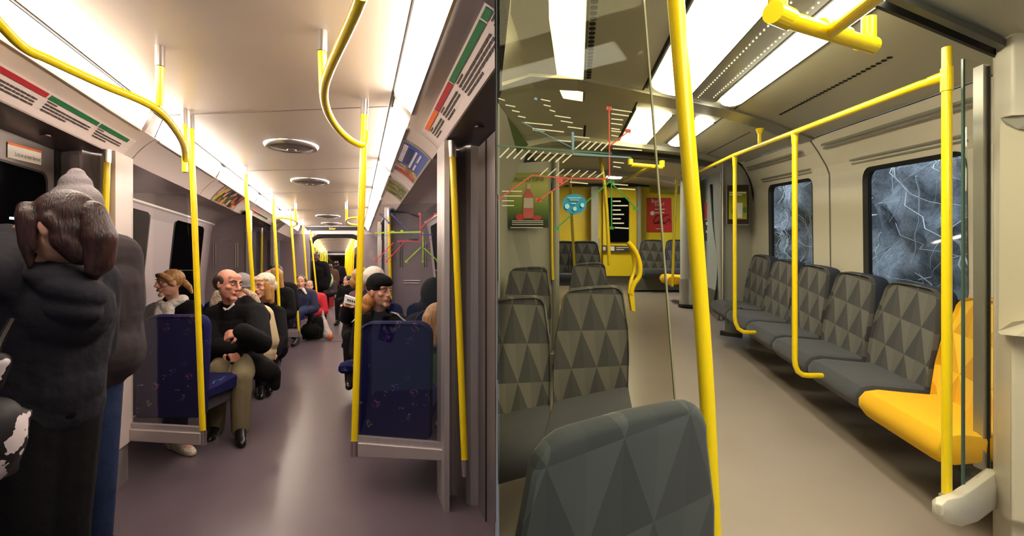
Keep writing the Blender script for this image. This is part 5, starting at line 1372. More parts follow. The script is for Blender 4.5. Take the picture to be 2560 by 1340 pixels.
# yellow end wall with a window door
yw = MB(); yw.prism([W(1382, 462, 11.2), W(1715, 462, 11.2), W(1715, 700, 11.2), W(1382, 700, 11.2)], (0, .05, 0)); ye = struct('wall_end_yellow', yw, M['b_yellow'])
MB().prism([W(1380, 432, 11.0), W(1720, 440, 11.0), W(1720, 466, 11.0), W(1380, 466, 11.0)], (0, .05, 0)).build('header', mat('dark_display_band', (16, 14, 12), .3), ye)
MB().prism([W(1625, 452, 10.95), W(1700, 455, 10.95), W(1712, 485, 10.95), W(1625, 480, 10.95)], (0, .04, 0)).build('upper_panel', mat('olive_panel', (150, 134, 40), .5), ye)
MB().prism([W(1380, 690, 11.1), W(1720, 690, 11.1), W(1720, 730, 11.1), W(1380, 730, 11.1)], (0, .05, 0)).build('base', M['b_grey'], ye)
yd = struct('door_6', MB().prism([W(1508, 470, 10.9), W(1594, 470, 10.9), W(1594, 690, 10.9), W(1508, 690, 10.9)], (0, .06, 0)), M['b_yellow'])
MB().prism([W(1518, 496, 10.85), W(1522, 494, 10.85), W(1568, 494, 10.85), W(1572, 498, 10.85), W(1572, 602, 10.85), W(1568, 605, 10.85), W(1526, 605, 10.85), W(1522, 600, 10.85)], (0, .03, 0)).build('pane', M['a_night'], yd)
MB().prism([W(1504, 613, 10.82), W(1578, 615, 10.82), W(1578, 629, 10.82), W(1504, 630, 10.82)], (0, .02, 0)).build('notice', M['a_under'], yd)
nt = MB()
for a, b, c, d in ((1508, 1514, 617, 626), (1523, 1536, 616, 627), (1541, 1572, 618, 620), (1541, 1560, 623, 625)): nt.prism([W(a, c, 10.80), W(b, c, 10.80), W(b, d, 10.80), W(a, d, 10.80)], (0, .01, 0))
nt.build('pictogram', M['white'], yd)
MB().prism([W(1495, 596, 10.8), W(1500, 596, 10.8), W(1500, 623, 10.8), W(1495, 623, 10.8)], (0, .05, 0)).build('handle', M['chrome'], yd)
for i, (a, b) in enumerate(((1478, 1496), (1594, 1602))):
    struct('trim_%d' % (140+i), MB().prism([W(a, 466, 10.7), W(b, 466, 10.7), W(b, 728, 10.7), W(a, 728, 10.7)], (0, .1, 0)), M['b_grey'])
# shell beyond, so that no gap shows
fr = MB(); fr.prism([W(1243, 350, 12), W(1900, 350, 12), W(1900, 760, 12), W(1243, 760, 12)], (0, .05, 0)); struct('wall_end_far', fr, M['b_trim'])

# big rounded door pillar at the right frame edge
def colpts(z0, z1, bul):
    pts = []
    for px, d in ((2482, 2.26), (2492, 2.16-bul), (2530, 2.05-bul), (2620, 1.98-bul), (2760, 2.0-bul), (2900, 2.2), (2900, 2.7), (2540, 2.6)):
        pts.append((d*(px-1280)/F, d))
    return pts
cc = MB()
zt, zm = 2.15, .30
def ring(z, bul): return [Vector((x, y, ZC-1.4+z+.0923*2.2)) for x, y in colpts(0, 0, bul)]
cc.loft([ring(-.02, -.05), ring(.16, -.05), ring(.20, 0), ring(zt, 0)])
cp = struct('wall_pillar_door', cc, M['b_wall'], smooth=False, bevel=.01)
# recessed grip with hood and lip
gr_ = MB(); 
sec = []
for py, w0 in ((288, 2508), (300, 2502), (330, 2500), (800, 2497), (835, 2497)):
    sec.append([W(w0, py, 2.055), W(2600, py, 1.965), W(2600, py, 2.0), W(w0, py, 2.1)])
gr_.loft(sec); gr_.build('recess_panel', mat('cream_recess', (190, 180, 160), .4), cp)
hd_ = MB(); hd_.loft([[W(2500, 295, 2.045), W(2530, 288, 1.99), W(2600, 286, 1.93), W(2600, 325, 1.95), W(2545, 322, 2.0), W(2515, 312, 2.04)], [W(2500, 295, 2.1), W(2530, 288, 2.1), W(2600, 286, 2.1), W(2600, 330, 2.1), W(2545, 326, 2.1), W(2515, 314, 2.1)]])
hd_.build('hood', M['b_grey'], cp)
lp = MB(); lp.loft([[W(2494, 828, 2.04), W(2530, 805, 1.98), W(2600, 795, 1.90), W(2600, 845, 1.90), W(2540, 840, 1.97), W(2500, 836, 2.03)], [W(2494, 828, 2.1), W(2530, 805, 2.1), W(2600, 795, 2.1), W(2600, 845, 2.1), W(2540, 840, 2.1), W(2500, 836, 2.1)]])
lp.build('lip', M['b_wall'], cp)
# door pocket channel beside the screen
chn = MB(); chn.prism([W(2458, 160, 2.27), W(2478, 160, 2.27), W(2478, 1188, 2.27), W(2458, 1175, 2.27)], (0, .05, 0)); c0 = struct('trim_150', chn, M['b_alu'])
chn = MB(); chn.prism([W(2471, 165, 2.262), W(2475, 165, 2.262), W(2475, 1185, 2.262), W(2471, 1185, 2.262)], (0, .01, 0)); struct('trim_151', chn, M['black'])

# unseen roof slab added to block sun and sky leaks; the outside world
rf = MB()
rf.slab([Vector((-9, -1, 2.75)), Vector((2.3, -1, 2.75)), Vector((4.4, 16, 3.5)), Vector((-9, 16, 3.5))], (0, 0, .06))
struct('roof_light_shield', rf, M['b_trim'])
rock = bpy.data.materials.new('wet_rock'); rock.use_nodes = True; t = NT(rock); b = t.n['Principled BSDF']
tc = t.new('ShaderNodeTexCoord'); n1 = t.new('ShaderNodeTexNoise'); n1.inputs['Scale'].default_value = 5; n1.inputs['Detail'].default_value = 12; n1.inputs['Roughness'].default_value = .78
t.l.new(tc.outputs['Object'], n1.inputs[0]); v = t.new('ShaderNodeTexVoronoi'); v.feature = 'DISTANCE_TO_EDGE'; v.inputs['Scale'].default_value = 3.2
mp = t.new('ShaderNodeMapping'); mp.inputs['Rotation'].default_value = (.4, .3, .6); mp.inputs['Scale'].default_value = (1, 1, 1.6)
mv = t.new('ShaderNodeVectorMath'); mv.operation = 'MULTIPLY_ADD'; t.l.new(n1.outputs['Color'], mv.inputs[0]); mv.inputs[1].default_value = (.5, .5, .5); t.l.new(tc.outputs['Object'], mv.inputs[2])
t.l.new(mv.outputs[0], mp.inputs[0]); t.l.new(mp.outputs[0], v.inputs['Vector'])
r = t.new('ShaderNodeValToRGB'); e = r.color_ramp.elements; e[0].position = .30; e[0].color = lin((92, 100, 108)); e[1].position = .72; e[1].color = lin((196, 208, 218)); x = e.new(.5); x.color = lin((150, 160, 170))
t.l.new(n1.outputs[0], r.inputs[0])
ck = t.math('GREATER_THAN', v.outputs['Distance'], .012)
t.l.new(t.mix(ck, lin((70, 74, 80)), r.outputs[0]), b.inputs['Base Color'])
_in(b, 'Roughness', .6)
bp = t.new('ShaderNodeBump'); bp.inputs['Strength'].default_value = .9; bp.inputs['Distance'].default_value = .12; t.l.new(n1.outputs[0], bp.inputs['Height']); t.l.new(bp.outputs[0], b.inputs['Normal'])
from mathutils import noise as mn
rk = MB(); nx, nz = 120, 60
def rockp(d, z):
    p = Vector((d*1.1, z*1.1, 3.3))
    o = mn.fractal(p, 1.0, 2.1, 6)*.30+mn.fractal(p*3.1, 1.0, 2.2, 4)*.12
    return Vector((3.75+.127*d+o-.12*z, d, z))
vs = [rockp(2.4+13*i/nx, -1.2+6.6*j/nz) for j in range(nz+1) for i in range(nx+1)]
fs = [(j*(nx+1)+i, j*(nx+1)+i+1, (j+1)*(nx+1)+i+1, (j+1)*(nx+1)+i) for j in range(nz) for i in range(nx)]
rk.add(vs, fs)
rk = rk.build('rock_cutting', rock, None, smooth=True, fix=False); rk['kind'] = 'structure'
rt = MB(); rr = random.Random(11)
for k in range(240):
    d = rr.uniform(3.8, 10.5); z = rr.uniform(.8, 3.4); L = rr.uniform(.5, 1.8); a = rr.uniform(-.9, .9); pts = []
    if rr.random() < .35: a = rr.uniform(-2.6, 2.6)
    for i in range(9):
        p = rockp(d, z); pts.append(p+Vector((-.05-.04*rr.random(), 0, 0)))
        a += rr.uniform(-.35, .35); d += sin(a)*L/9; z -= cos(a)*L/9
    r0 = rr.choice((.0025, .003, .004, .005, .010)); rt.tube(pts, [r0*(1-.09*i) for i in range(9)], 5)
o = rt.build('hanging_roots', mat('pale_roots', (186, 190, 192), .7), None, smooth=True)
tag(o, 'tangle of pale bare roots hanging down the grey rock outside the day windows', 'roots', kind='stuff')
sun = bpy.data.lights.new('sun', 'SUN'); sun.energy = 14; sun.angle = radians(70); sun.color = (.86, .93, 1)
so = bpy.data.objects.new('sun', sun); COL.objects.link(so); so.rotation_euler = Vector((.5, -.25, -1)).to_track_quat('-Z', 'Y').to_euler()
# ================================================================ DAY CARRIAGE: seats, poles, glass, posters
def tri_fabric(name, c1, c2, c3, c4):
    """rows of tall triangles, each split into two shades"""
    m = mat(name, c1, .9, sheen=.08); t = NT(m); b = t.n['Principled BSDF']
    tc = t.new('ShaderNodeTexCoord'); sp = t.new('ShaderNodeSeparateXYZ'); t.l.new(tc.outputs['Object'], sp.inputs[0])
    z = t.math('ADD', sp.outputs[2], t.math('MULTIPLY', sp.outputs[0], .10))
    v = t.math('DIVIDE', z, .195); row = t.math('FLOOR', v); fv = t.math('SUBTRACT', v, row)
    u = t.math('ADD', t.math('DIVIDE', sp.outputs[0], .15), t.math('ADD', t.math('MULTIPLY', row, .5), 20.25))
    fu = t.math('SUBTRACT', u, t.math('FLOOR', u))
    tri = t.math('MULTIPLY', t.math('ABSOLUTE', t.math('SUBTRACT', fu, .5)), 2.0)
    inside = t.math('LESS_THAN', tri, t.math('SUBTRACT', 1.0, fv))
    half = t.math('GREATER_THAN', fu, .5)
    A_ = t.mix(half, lin(c1), lin(c2)); B_ = t.mix(half, lin(c3), lin(c4))
    col = t.mix(inside, B_, A_)
    nz = t.new('ShaderNodeTexNoise'); nz.inputs['Scale'].default_value = 900; t.l.new(tc.outputs['Object'], nz.inputs[0])
    hs = t.new('ShaderNodeHueSaturation'); t.l.new(col, hs.inputs['Color']); t.l.new(t.math('ADD', t.math('MULTIPLY', nz.outputs[0], .5), .75), hs.inputs['Value'])
    t.l.new(hs.outputs[0], b.inputs['Base Color']); return m
M['tri_grey'] = tri_fabric('grey_triangle_moquette', (62, 62, 68), (70, 70, 74), (96, 95, 94), (104, 102, 100))
M['tri_yellow'] = tri_fabric('yellow_triangle_moquette', (214, 158, 14), (224, 170, 20), (240, 192, 40), (246, 202, 56))
M['tri_slate'] = tri_fabric('slate_triangle_moquette', (40, 45, 54), (44, 49, 57), (54, 60, 67), (58, 64, 71))
M['cush_grey'] = mat('slate_cushion_fabric', (66, 68, 80), .95, noise=.12, nscale=600, sheen=.1)
M['cush_yellow'] = mat('yellow_cushion_fabric', (236, 182, 26), .9, noise=.08, nscale=600)
M['side_grey'] = mat('navy_seat_side', (42, 46, 66), .8)
M['side_yellow'] = mat('ochre_seat_side', (206, 156, 30), .8)
def seat_b(k, shear=0.0, ys=1.0, lean_=.16, th=1.0, rear=None):
    SH = lambda x, y, z: Vector((x+shear*y, y*ys, z))
    t = thing('train_seat', 'x', 'seat')
    def outline(w0, w1, h):
        # wide at the middle, narrower shoulder
        P = [(-w0/2, 0), (-w0/2-.004, .22), (-w0/2+.004, .36)]; r = .075
        P += [(-w1/2+r-r*cos(a*pi/10), h-r-(0 if a else .01)+r*sin(a*pi/10)) for a in range(6)]
        P += [(0, h+.004)]+[(w1/2-r+r*sin(a*pi/10), h-r+r*cos(a*pi/10)) for a in range(6)]
        P += [(w0/2-.004, .36), (w0/2+.004, .22), (w0/2, 0)]
        return P
    P = outline(.455, .385, .60)
    def sec(y, kx, kz, lean=lean_):
        return [SH(x*kx, y*th+lean*(z/.6)**1.3*.6, z*kz+.40) for x, z in P]
    m = MB(); m.loft([sec(.0, .95, .985), sec(-.012, .985, .995), sec(-.006, 1, 1)]+[sec(.012, 1, 1)]); m.build('backrest', M['tri_'+k], t, smooth=True)
    m = MB(); m.loft([sec(.010, 1.006, 1.004), sec(.035, 1.012, 1.006), sec(.065, .99, .995), sec(.078, .95, .98)]); m.build('back_shell', M[rear] if rear else (M['tri_grey'] if k == 'grey' else M['side_yellow']), t, smooth=True)
    c = MB(); secs = []
    for x, kk in ((-.232, .62), (-.226, .86), (-.205, .97), (-.17, 1), (.17, 1), (.205, .97), (.226, .86), (.232, .62)):
        ring = []
        for y, z in ((.03, .36), (-.20, .33), (-.38, .305), (-.44, .315), (-.475, .36), (-.475, .41), (-.44, .452), (-.36, .466), (-.20, .455), (-.02, .445), (.03, .45)):
            ring.append(SH(x, -.2+(y+.2)*(.94+.06*kk), .39+(z-.39)*kk))
        secs.append(ring)
    c.loft(secs); c.build('cushion', M['cush_'+k], t, smooth=True)
    f = MB(); f.box((0, -.10, .30), (.30, .30, .10)); f.build('bracket', M['b_trim'], t, bevel=.015)
    return t
RX = Matrix.Rotation(math.atan(.0923), 4, 'X')
def put_seat(o, loc, rz, sx=1.0, sc=1.0, label='', group=None):
    o.location = loc; o.rotation_euler = (RX@Matrix.Rotation(rz, 4, 'Z')).to_euler(); o.scale = (sx*sc, sc, sc)
    tag(o, label, 'seat', group)
g1 = seat_b('grey', 0, .80, .15, 1.7, 'side_grey'); g2 = seat_b('grey', .62, .84); y1 = seat_b('yellow', 0, .80, .15, 1.7); first = True
def new_g():
    global first
    o = g1 if first else copy_tree(g1)
    first = False
    return o
first2 = True
def new_s():
    global first2
    o = g2 if first2 else copy_tree(g2)
    first2 = False
    return o
GS = 'row of grey seats along the window wall'
labs = ['dark grey triangle patterned seat next to the yellow one', 'second grey seat from the yellow seat, under the window edge', 'third grey seat from the yellow one, by the tall grab bar', 'fourth grey seat from the yellow one in the window row', 'farthest grey seat of the window row, by the poster partition']
put_seat(y1, Bd(1.955, 2.60, 0), -pi/2-math.atan(KB)+.03, 1.36, 1.0, 'bright yellow priority seat beside the right glass screen')
for i, d in enumerate((3.26, 3.91, 4.56, 5.21, 5.87)):
    put_seat(new_g(), Bd(1.955, d, 0), -pi/2-math.atan(KB)+.03, 1.27, 1.0, labs[i], GS)
LG = 'grey seats in rows on the left of the day carriage'
yaw = radians(29.5)
put_seat(new_s(), Bh(1478, 2.86, 0), yaw, 1.1, 1.02, 'grey seat facing the camera in the middle left, beside the aisle', LG)
s2 = new_s(); put_seat(s2, Bh(1285, 2.62, 0), yaw, .94, 1.0, 'grey seat cut by the middle dividing edge, behind the glass', LG); cut_divider(s2, True)
put_seat(new_s(), Bh(1470, 4.72, .0), yaw, 1.0, 1.0, 'farther grey seat back below the blue round sticker', LG)
s3 = new_s(); put_seat(s3, Bh(1318, 4.30, .0), yaw, 1.0, 1.0, 'farther grey seat back below the bottle poster', LG); cut_divider(s3, True)
put_seat(new_g(), Bh(1630, 10.3, 0), 0, 1.12, 1.0, 'left one of two small far seats under the red poster', LG)
put_seat(new_g(), Bh(1690, 10.3, 0), 0, .94, 1.0, 'right one of two small far seats under the red poster', LG)
put_seat(new_g(), Bh(1461, 9.2, .02), 0, 1.2, 1.0, 'small far seat behind the thin yellow pole and blue sticker', LG)
put_seat(new_g(), Bh(1408, 9.2, .02), 0, 1.0, 1.0, 'small far seat beside the grey post, mostly hidden', LG)
ys = copy_tree(y1); put_seat(ys, Bh(1712, 8.9, .0), -pi/2, 1.0, 1.0, 'small far yellow seat behind the grey pillar')
bx = MB().box(Bh(1645, 10.35, .16), (1.0, .5, .3)); o = bx.build('seat_plinth', M['b_trim'], None, bevel=.01); tag(o, 'grey box base under the two small far seats', 'plinth')
# near seat seen from behind
ns = seat_b('grey', .4, .9, .03, .6, 'tri_slate')
nc = Bh(1500, 1.075, 0)
put_seat(ns, Bh(1530, 1.10, .03), yaw+pi, 1.12, 1.0, 'large grey seat back filling the lower left corner, nearest the camera')
cut_divider(ns, True)
# far foot of the window row
ft = thing('bench_support', 'dark floor leg under the far end of the window row', 'leg', W(1822, 838, 5.6))
MB().prism([W(1812, 760, 5.65), W(1850, 770, 5.5), W(1850, 838, 5.5), W(1812, 832, 5.65)], (.05, .06, 0)).build('panel', M['b_trim'], ft)
MB().prism([W(1800, 828, 5.68), W(1855, 838, 5.45), W(1855, 846, 5.45), W(1800, 838, 5.68)], (.05, .1, 0)).build('foot', M['black'], ft)

# ---- poles and rails
def b_tube(name, label, cat, pts, r, smoothn=0, group=None, parts=()):
    t = thing(name, label, cat, min([Vector(p) for p in pts], key=lambda p: p.z), group=group)
    P = smooth_path(pts, smoothn) if smoothn else pts
    MB().tube(P, r, 20).build('tube', M['yellow'], t)
    for nm, a, b, rr_ in parts: MB().tube([a, b], rr_, 18).build(nm, M['yellow'], t)
    return t
bigp = b_tube('grab_pole', 'thick yellow pole running the full height in front of the glass', 'pole', [W(1687, -30, 1.20), W(1717, 330, 1.20), W(1745, 670, 1.20), W(1768, 1000, 1.20), W(1786, 1370, 1.20)], [.0195, .0185, .0178, .0172, .017], 6)
b_tube('grab_pole', 'yellow pole at the right glass screen standing on a grey bracket', 'pole', [Bh(2367, 2.02, 2.07), Bh(2367, 2.02, .28)], .0172,
       parts=[('socket', Bh(2367, 2.02, 1.99), Bh(2367, 2.02, 1.90), .021)])
rail = thing('overhead_rail', 'long yellow rail along the window side joining the hanging grab bars', 'rail', W(1985, 335, 3.27))
RP = [W(2368, 190, 2.02), W(2300, 212, 2.12), W(1985, 331, 3.27), W(1835, 388, 4.50), W(1752, 427, 6.1), W(1700, 440, 8.2)]
MB().tube([RP[0], RP[1]]+[RP[1].lerp(RP[2], i/6) for i in range(1, 7)]+[RP[3], RP[4], RP[5]], [.0155]+[.0165]*(10), 18).build('tube', M['yellow'], rail)
MB().tube([W(2368, 188, 2.02), W(2322, 204, 2.08)], [.021, .0175], 16).build('clamp', M['yellow'], rail)
MB().tube([W(1899, 368, 3.9), W(1899, 326, 3.9)], .014, 12).build('hanger', M['yellow'], rail)
MB().tube([W(1899, 334, 3.9), W(1899, 322, 3.9)], [.018, .03], 12).build('flange', M['yellow'], rail)
def drop(label, px, top, bot, d, dx, d2):
    t = thing('hanging_grab_bar', label, 'grab bar', W(px, bot, d), group='grab bars hanging before the window seats')
    r = .0165
    pts = [W(px, top, d), W(px, bot-38, d)]+[W(px+a, bot-b, d) for a, b in ((2, 24), (8, 10), (20, 2), (34, 0))]+[W(px+dx, bot, d2)]
    MB().tube(pts, r, 18).build('tube', M['yellow'], t)
    MB().tube([W(px, top-12, d), W(px, top+18, d)], [r*1.35, r*1.1], 16).build('socket', M['yellow'], t)
drop('taller yellow bar hooking under the third window seat', 1987, 342, 939, 3.27, 68, 3.3)
drop('shorter yellow bar hooking under a farther window seat', 1837, 398, 831, 4.5, 50, 4.55)
hnd = thing('overhead_grab_bar', 'chunky yellow tubular handle hanging from the ceiling at top right', 'handle', W(2100, 120, 1.4))
dh = 1.45
for nm, pts, r in (('crossbar', [W(1947, 35, 1.32), W(1960, 45, 1.33), W(2175, 113, 1.55)], .0215), ('hanger', [W(1945, -20, 1.31), W(1944, 38, 1.32)], .0235),
                   ('arm', [W(2210, -25, 1.1), W(2078, 78, 1.43)], .0185), ('hanger', [W(2172, 44, 1.56), W(2172, 112, 1.56)], .020), ('elbow', [W(2150, 104, 1.535), W(2182, 114, 1.57)], .025), ('elbow', [W(1932, 30, 1.30), W(1972, 48, 1.35)], .027), ('clamp', [W(2050, 68, 1.42), W(2115, 90, 1.49)], .0245)):
    MB().tube(pts, r, 20).build(nm, M['yellow'], hnd)
sh = thing('overhead_grab_bar', 'small distant yellow ceiling handle seen through the map glass', 'handle', W(1610, 415, 4.9))
for nm, pts, r in (('crossbar', [W(1577, 412, 4.9), W(1655, 418, 5.0)], .02), ('hanger', [W(1576, 398, 4.9), W(1576, 412, 4.9)], .024), ('hanger', [W(1655, 402, 5.0), W(1655, 418, 5.0)], .024), ('arm', [W(1632, 415, 4.95), W(1560, 452, 6.4)], .018)):
    MB().tube(pts, r, 14).build(nm, M['yellow'], sh)
for lab, pts, r in (('thin yellow pole left of the yellow door, through the glass', [W(1501, 392, 5.9), W(1514, 489, 5.9), W(1524, 664, 5.9)], .021),
                    ('thin yellow pole passing the blue round sticker', [W(1424, 440, 7.6), W(1430, 560, 7.6), W(1438, 690, 7.6)], .02),
                    ('thin yellow pole along the grey poster partition', [W(1379, 480, 4.86), W(1380, 620, 4.86), W(1382, 700, 4.86)], .012),
                    ('thin yellow pole right of the red poster', [W(1692, 448, 7.2), W(1686, 560, 7.2), W(1681, 716, 7.2)], .018),
                    ('short yellow pole on the far yellow wall', [W(1602, 475, 11.1), W(1602, 690, 11.1)], .03)):
    b_tube('grab_pole', lab, 'pole', pts, r, 5)
gl = thing('curved_grab_handle', 'bulging yellow double grab handle on the aisle seat corner', 'handle', W(1583, 780, 3.4))
MB().tube(smooth_path([W(1570, 605, 3.4), W(1588, 628, 3.4), W(1599, 660, 3.4), W(1598, 690, 3.4), W(1584, 712, 3.4), W(1577, 735, 3.4)], 6), .0165, 16).build('grip', M['yellow'], gl)
MB().tube(smooth_path([W(1572, 606, 3.42), W(1583, 640, 3.44), W(1586, 672, 3.44), W(1577, 704, 3.42), W(1574, 735, 3.4)], 6), .0125, 16).build('inner_grip', M['yellow'], gl)
MB().slab([W(1572, 730, 3.39), W(1586, 733, 3.39), W(1589, 780, 3.39), W(1579, 778, 3.39)], (0, .05, 0)).build('mount', M['yellow'], gl, bevel=.004)

# ---- right screen and bracket
rs = thing('glass_screen', 'clear glass screen edge beside the yellow seat at the right pillar', 'screen', W(2412, 1215, 2.1))
MB().slab([W(2411, 148, 2.08), W(2462, 165, 2.22), W(2462, 1172, 2.22), W(2411, 1218, 2.08)], (.006, -.004, 0)).build('pane', M['glass'], rs)
MB().slab([W(2408, 146, 2.075), W(2413, 148, 2.075), W(2413, 1222, 2.075), W(2408, 1221, 2.075)], (0, .01, 0)).build('edge', mat('glass_edge_green', (70, 92, 84), .2), rs)
br = thing('bench_bracket', 'pale grey cantilever bracket holding the foot of the right yellow pole', 'bracket', W(2410, 1300, 2.0))
def bsec(px, d, yt, yb, w):
    X = W(px, yt, d); n = Vector((-.45, .75, 0)).normalized()*w
    Z = W(px, yb, d)
    c = (X+Z)/2
    pts = []
    for a, b in ((-1, .55), (-.55, 1), (.55, 1), (1, .55), (1, -.5), (.5, -1), (-.5, -1), (-1, -.5)):
        pts.append(c+n*a+Vector((0, 0, (X.z-Z.z)/2*b)))
    return pts
MB().loft([bsec(2346, 1.93, 1262, 1286, .015), bsec(2356, 1.94, 1246, 1304, .032), bsec(2390, 1.98, 1236, 1312, .036), bsec(2430, 2.08, 1210, 1300, .036), bsec(2482, 2.26, 1172, 1262, .036)]).build('arm', mat('pale_grey_casting', (202, 196, 188), .35), br, smooth=True, bevel=.004)
MB().tube([W(2366, 1270, 2.0), W(2366, 1238, 2.0)], .024, 18).build('socket', M['b_alu'], br)

# ---- glass panel with printed map on the left
def dG(px): return 1.03/(1-.575*(px-1280)/F)
def G(px, py, o=0): return W(px, py, dG(px)-o)
mg = thing('map_glass', 'large tinted glass panel printed with a route map, left half of the day carriage', 'screen', G(1450, 1330))
MB().slab([G(1243.5, -40), G(1606, -40), G(1691, 1050), G(1691, 1345), G(1243.5, 1345)] [:4], (0, .004, 0))
MB().prism([G(1244, -40), G(1606, -40), G(1611, 0), G(1690, 1010), G(1692, 1360), G(1244, 1360)], (-.002, .005, 0)).build('pane', glass_mat('tinted_glass', (.80, .79, .74, 1), .008), mg)
MB().prism([G(1604, -40, .003), G(1608, -40, .003), G(1613, 0, .003), G(1692, 1010, .003), G(1694, 1360, .003), G(1690, 1360, .003), G(1688, 1010, .003), G(1609, 0, .003)], (0, .008, 0)).build('edge', mat('polished_glass_edge', (150, 150, 130), .2), mg)
def gline(mb, a, b, w):
    a = Vector(a); b = Vector(b); n = Vector((-(b-a).y, (b-a).x)).normalized()*w/2
    mb.slab([G(*(p), .003) for p in (a+n, b+n, b-n, a-n)], (0, .0015, 0))
mc2 = {'white': mat('map_white', (196, 192, 170), .6), 'red': mat('map_red_b', (176, 62, 50), .6), 'green': mat('map_green_b', (40, 124, 50), .6), 'pale_green': mat('map_dark_green', (58, 92, 60), .6), 'blue': mat('map_blue_b', (96, 130, 156), .6)}
LL = {k: MB() for k in mc2}
for x0, y0, x1, y1 in ((1264, 262, 1288, 267), (1280, 276, 1299, 280), (1295, 290, 1314, 294), (1311, 306, 1381, 313), (1331, 321, 1410, 330), (1352, 248, 1376, 253), (1359, 262, 1377, 266), (1374, 275, 1388, 279), (1387, 289, 1427, 295), (1402, 302, 1432, 307), (1419, 317, 1457, 322), (1435, 341, 1474, 345), (1393, 351, 1428, 354), (1246, 246, 1262, 251),
                       (1531, 273, 1580, 280), (1529, 284, 1572, 290), (1528, 297, 1558, 300), (1528, 308, 1556, 312), (1528, 321, 1550, 324), (1528, 327, 1553, 330), (1528, 338, 1546, 341), (1533, 405, 1560, 408), (1533, 416, 1552, 419), (1532, 460, 1570, 463), (1545, 471, 1588, 474), (1425, 455, 1470, 459), (1532, 371, 1605, 376)):
    gline(LL['white'], (x0, y0), (x1, y1), 2.6)
for k in range(10):
    gline(LL['white'], (1243+k*17.5+6, 394+k*1.4), (1243+k*17.5+29, 370+k*1.8), 3.2)
for k in range(5): gline(LL['white'], (1438+k*16, 372+k*1.2), (1462+k*15, 352+k*1.2), 3.2)
for k in range(8): gline(LL['white'], (1350+k*20, 438+k*1.0), (1370+k*20, 420+k*1.4), 2.4)
for py in (503, 514, 525, 536, 547, 558): gline(LL['white'], (1532, py), (1532+random.choice((20, 28, 34, 38)), py), 3)
gline(LL['white'], (1537, 569), (1572, 571), 3)
for k in range(4): gline(LL['white'], (1255, 478+k*12), (1255+random.choice((30, 50)), 478+k*12), 1.8)
for a, b, w in (((1523, 268), (1524, 440), 3.2), ((1524, 440), (1514, 447), 3), ((1514, 447), (1424, 446), 3.4), ((1424, 446), (1330, 438), 3.2), ((1524, 365), (1569, 330), 3.2), ((1424, 447), (1362, 490), 3), ((1362, 490), (1343, 503), 5), ((1330, 438), (1244, 500), 3)): gline(LL['red'], a, b, w)
for p in ((1523, 271), (1570, 327), (1346, 500), (1400, 452)): gline(LL['red'], (p[0]-7, p[1]-1), (p[0]+7, p[1]+1), 9 if p[0] != 1400 else 12)
for a, b, w in (((1529, 450), (1529, 572), 3), ((1529, 450), (1392, 570), 3), ((1529, 458), (1590, 520), 3)): gline(LL['green'], a, b, w)
for p in ((1391, 572), (1529, 570), (1589, 521)): gline(LL['green'], (p[0]-6, p[1]), (p[0]+6, p[1]), 7)
gline(LL['green'], (1522, 454), (1536, 456), 6)
gline(LL['pale_green'], (1244, 364), (1500, 382), 4); gline(LL['pale_green'], (1500, 382), (1530, 384), 4)
for a, b, w in (((1336, 246), (1343, 248), 6), ((1304, 305), (1432, 370), 1.5), ((1432, 330), (1433, 380), 6), ((1433, 384), (1578, 394), 4), ((1332, 325), (1362, 329), 3)): gline(LL['blue'], a, b, w)
for k in LL: LL[k].build('map_'+k+('_lettering' if k == 'white' else '_line'), mc2[k], mg)
# round blue sticker
sk_ = thing('round_sticker', 'round blue notice sticker with white lines on the map glass', 'sticker', G(1436, 534))
cp_ = MB(); ring = [G(1436+30*cos(2*pi*k/36), 510+25*sin(2*pi*k/36), .006) for k in range(36)]
cp_.prism(ring, (0, .002, 0)).build('disc', mat('sticker_blue', (22, 118, 150), .5), sk_)
tx = MB()
for x0, x1, y in ((1420, 1452, 495), (1424, 1448, 500), (1428, 1440, 509)): tx.slab([G(x0, y-1.2, .009), G(x1, y-1.2, .009), G(x1, y+1.2, .009), G(x0, y+1.2, .009)], (0, .001, 0))
for cx, cy, r in ((1418, 516, 6), (1456, 513, 5), (1437, 522, 5)): tx.prism([G(cx+r*cos(a*pi/5), cy+r*1.1*sin(a*pi/5), .009) for a in range(10)], (0, .001, 0))
tx.build('lettering', mat('sticker_pale', (140, 190, 196), .5), sk_)

# ---- dome camera
dc = thing('dome_camera', 'white dome camera with dark eye on the first ceiling beam', 'camera', W(1583, 237, 3.45))
MB().lathe([(.068, .03), (.066, .0), (.05, -.022), (.03, -.03), (.002, -.032)], W(1583, 222, 3.5)+Vector((0, 0, .01)), 28).build('housing', M['b_grey'], dc, smooth=True)
MB().sphere(W(1588, 229, 3.46), (.027, .027, .022)).build('lens', M['black'], dc)

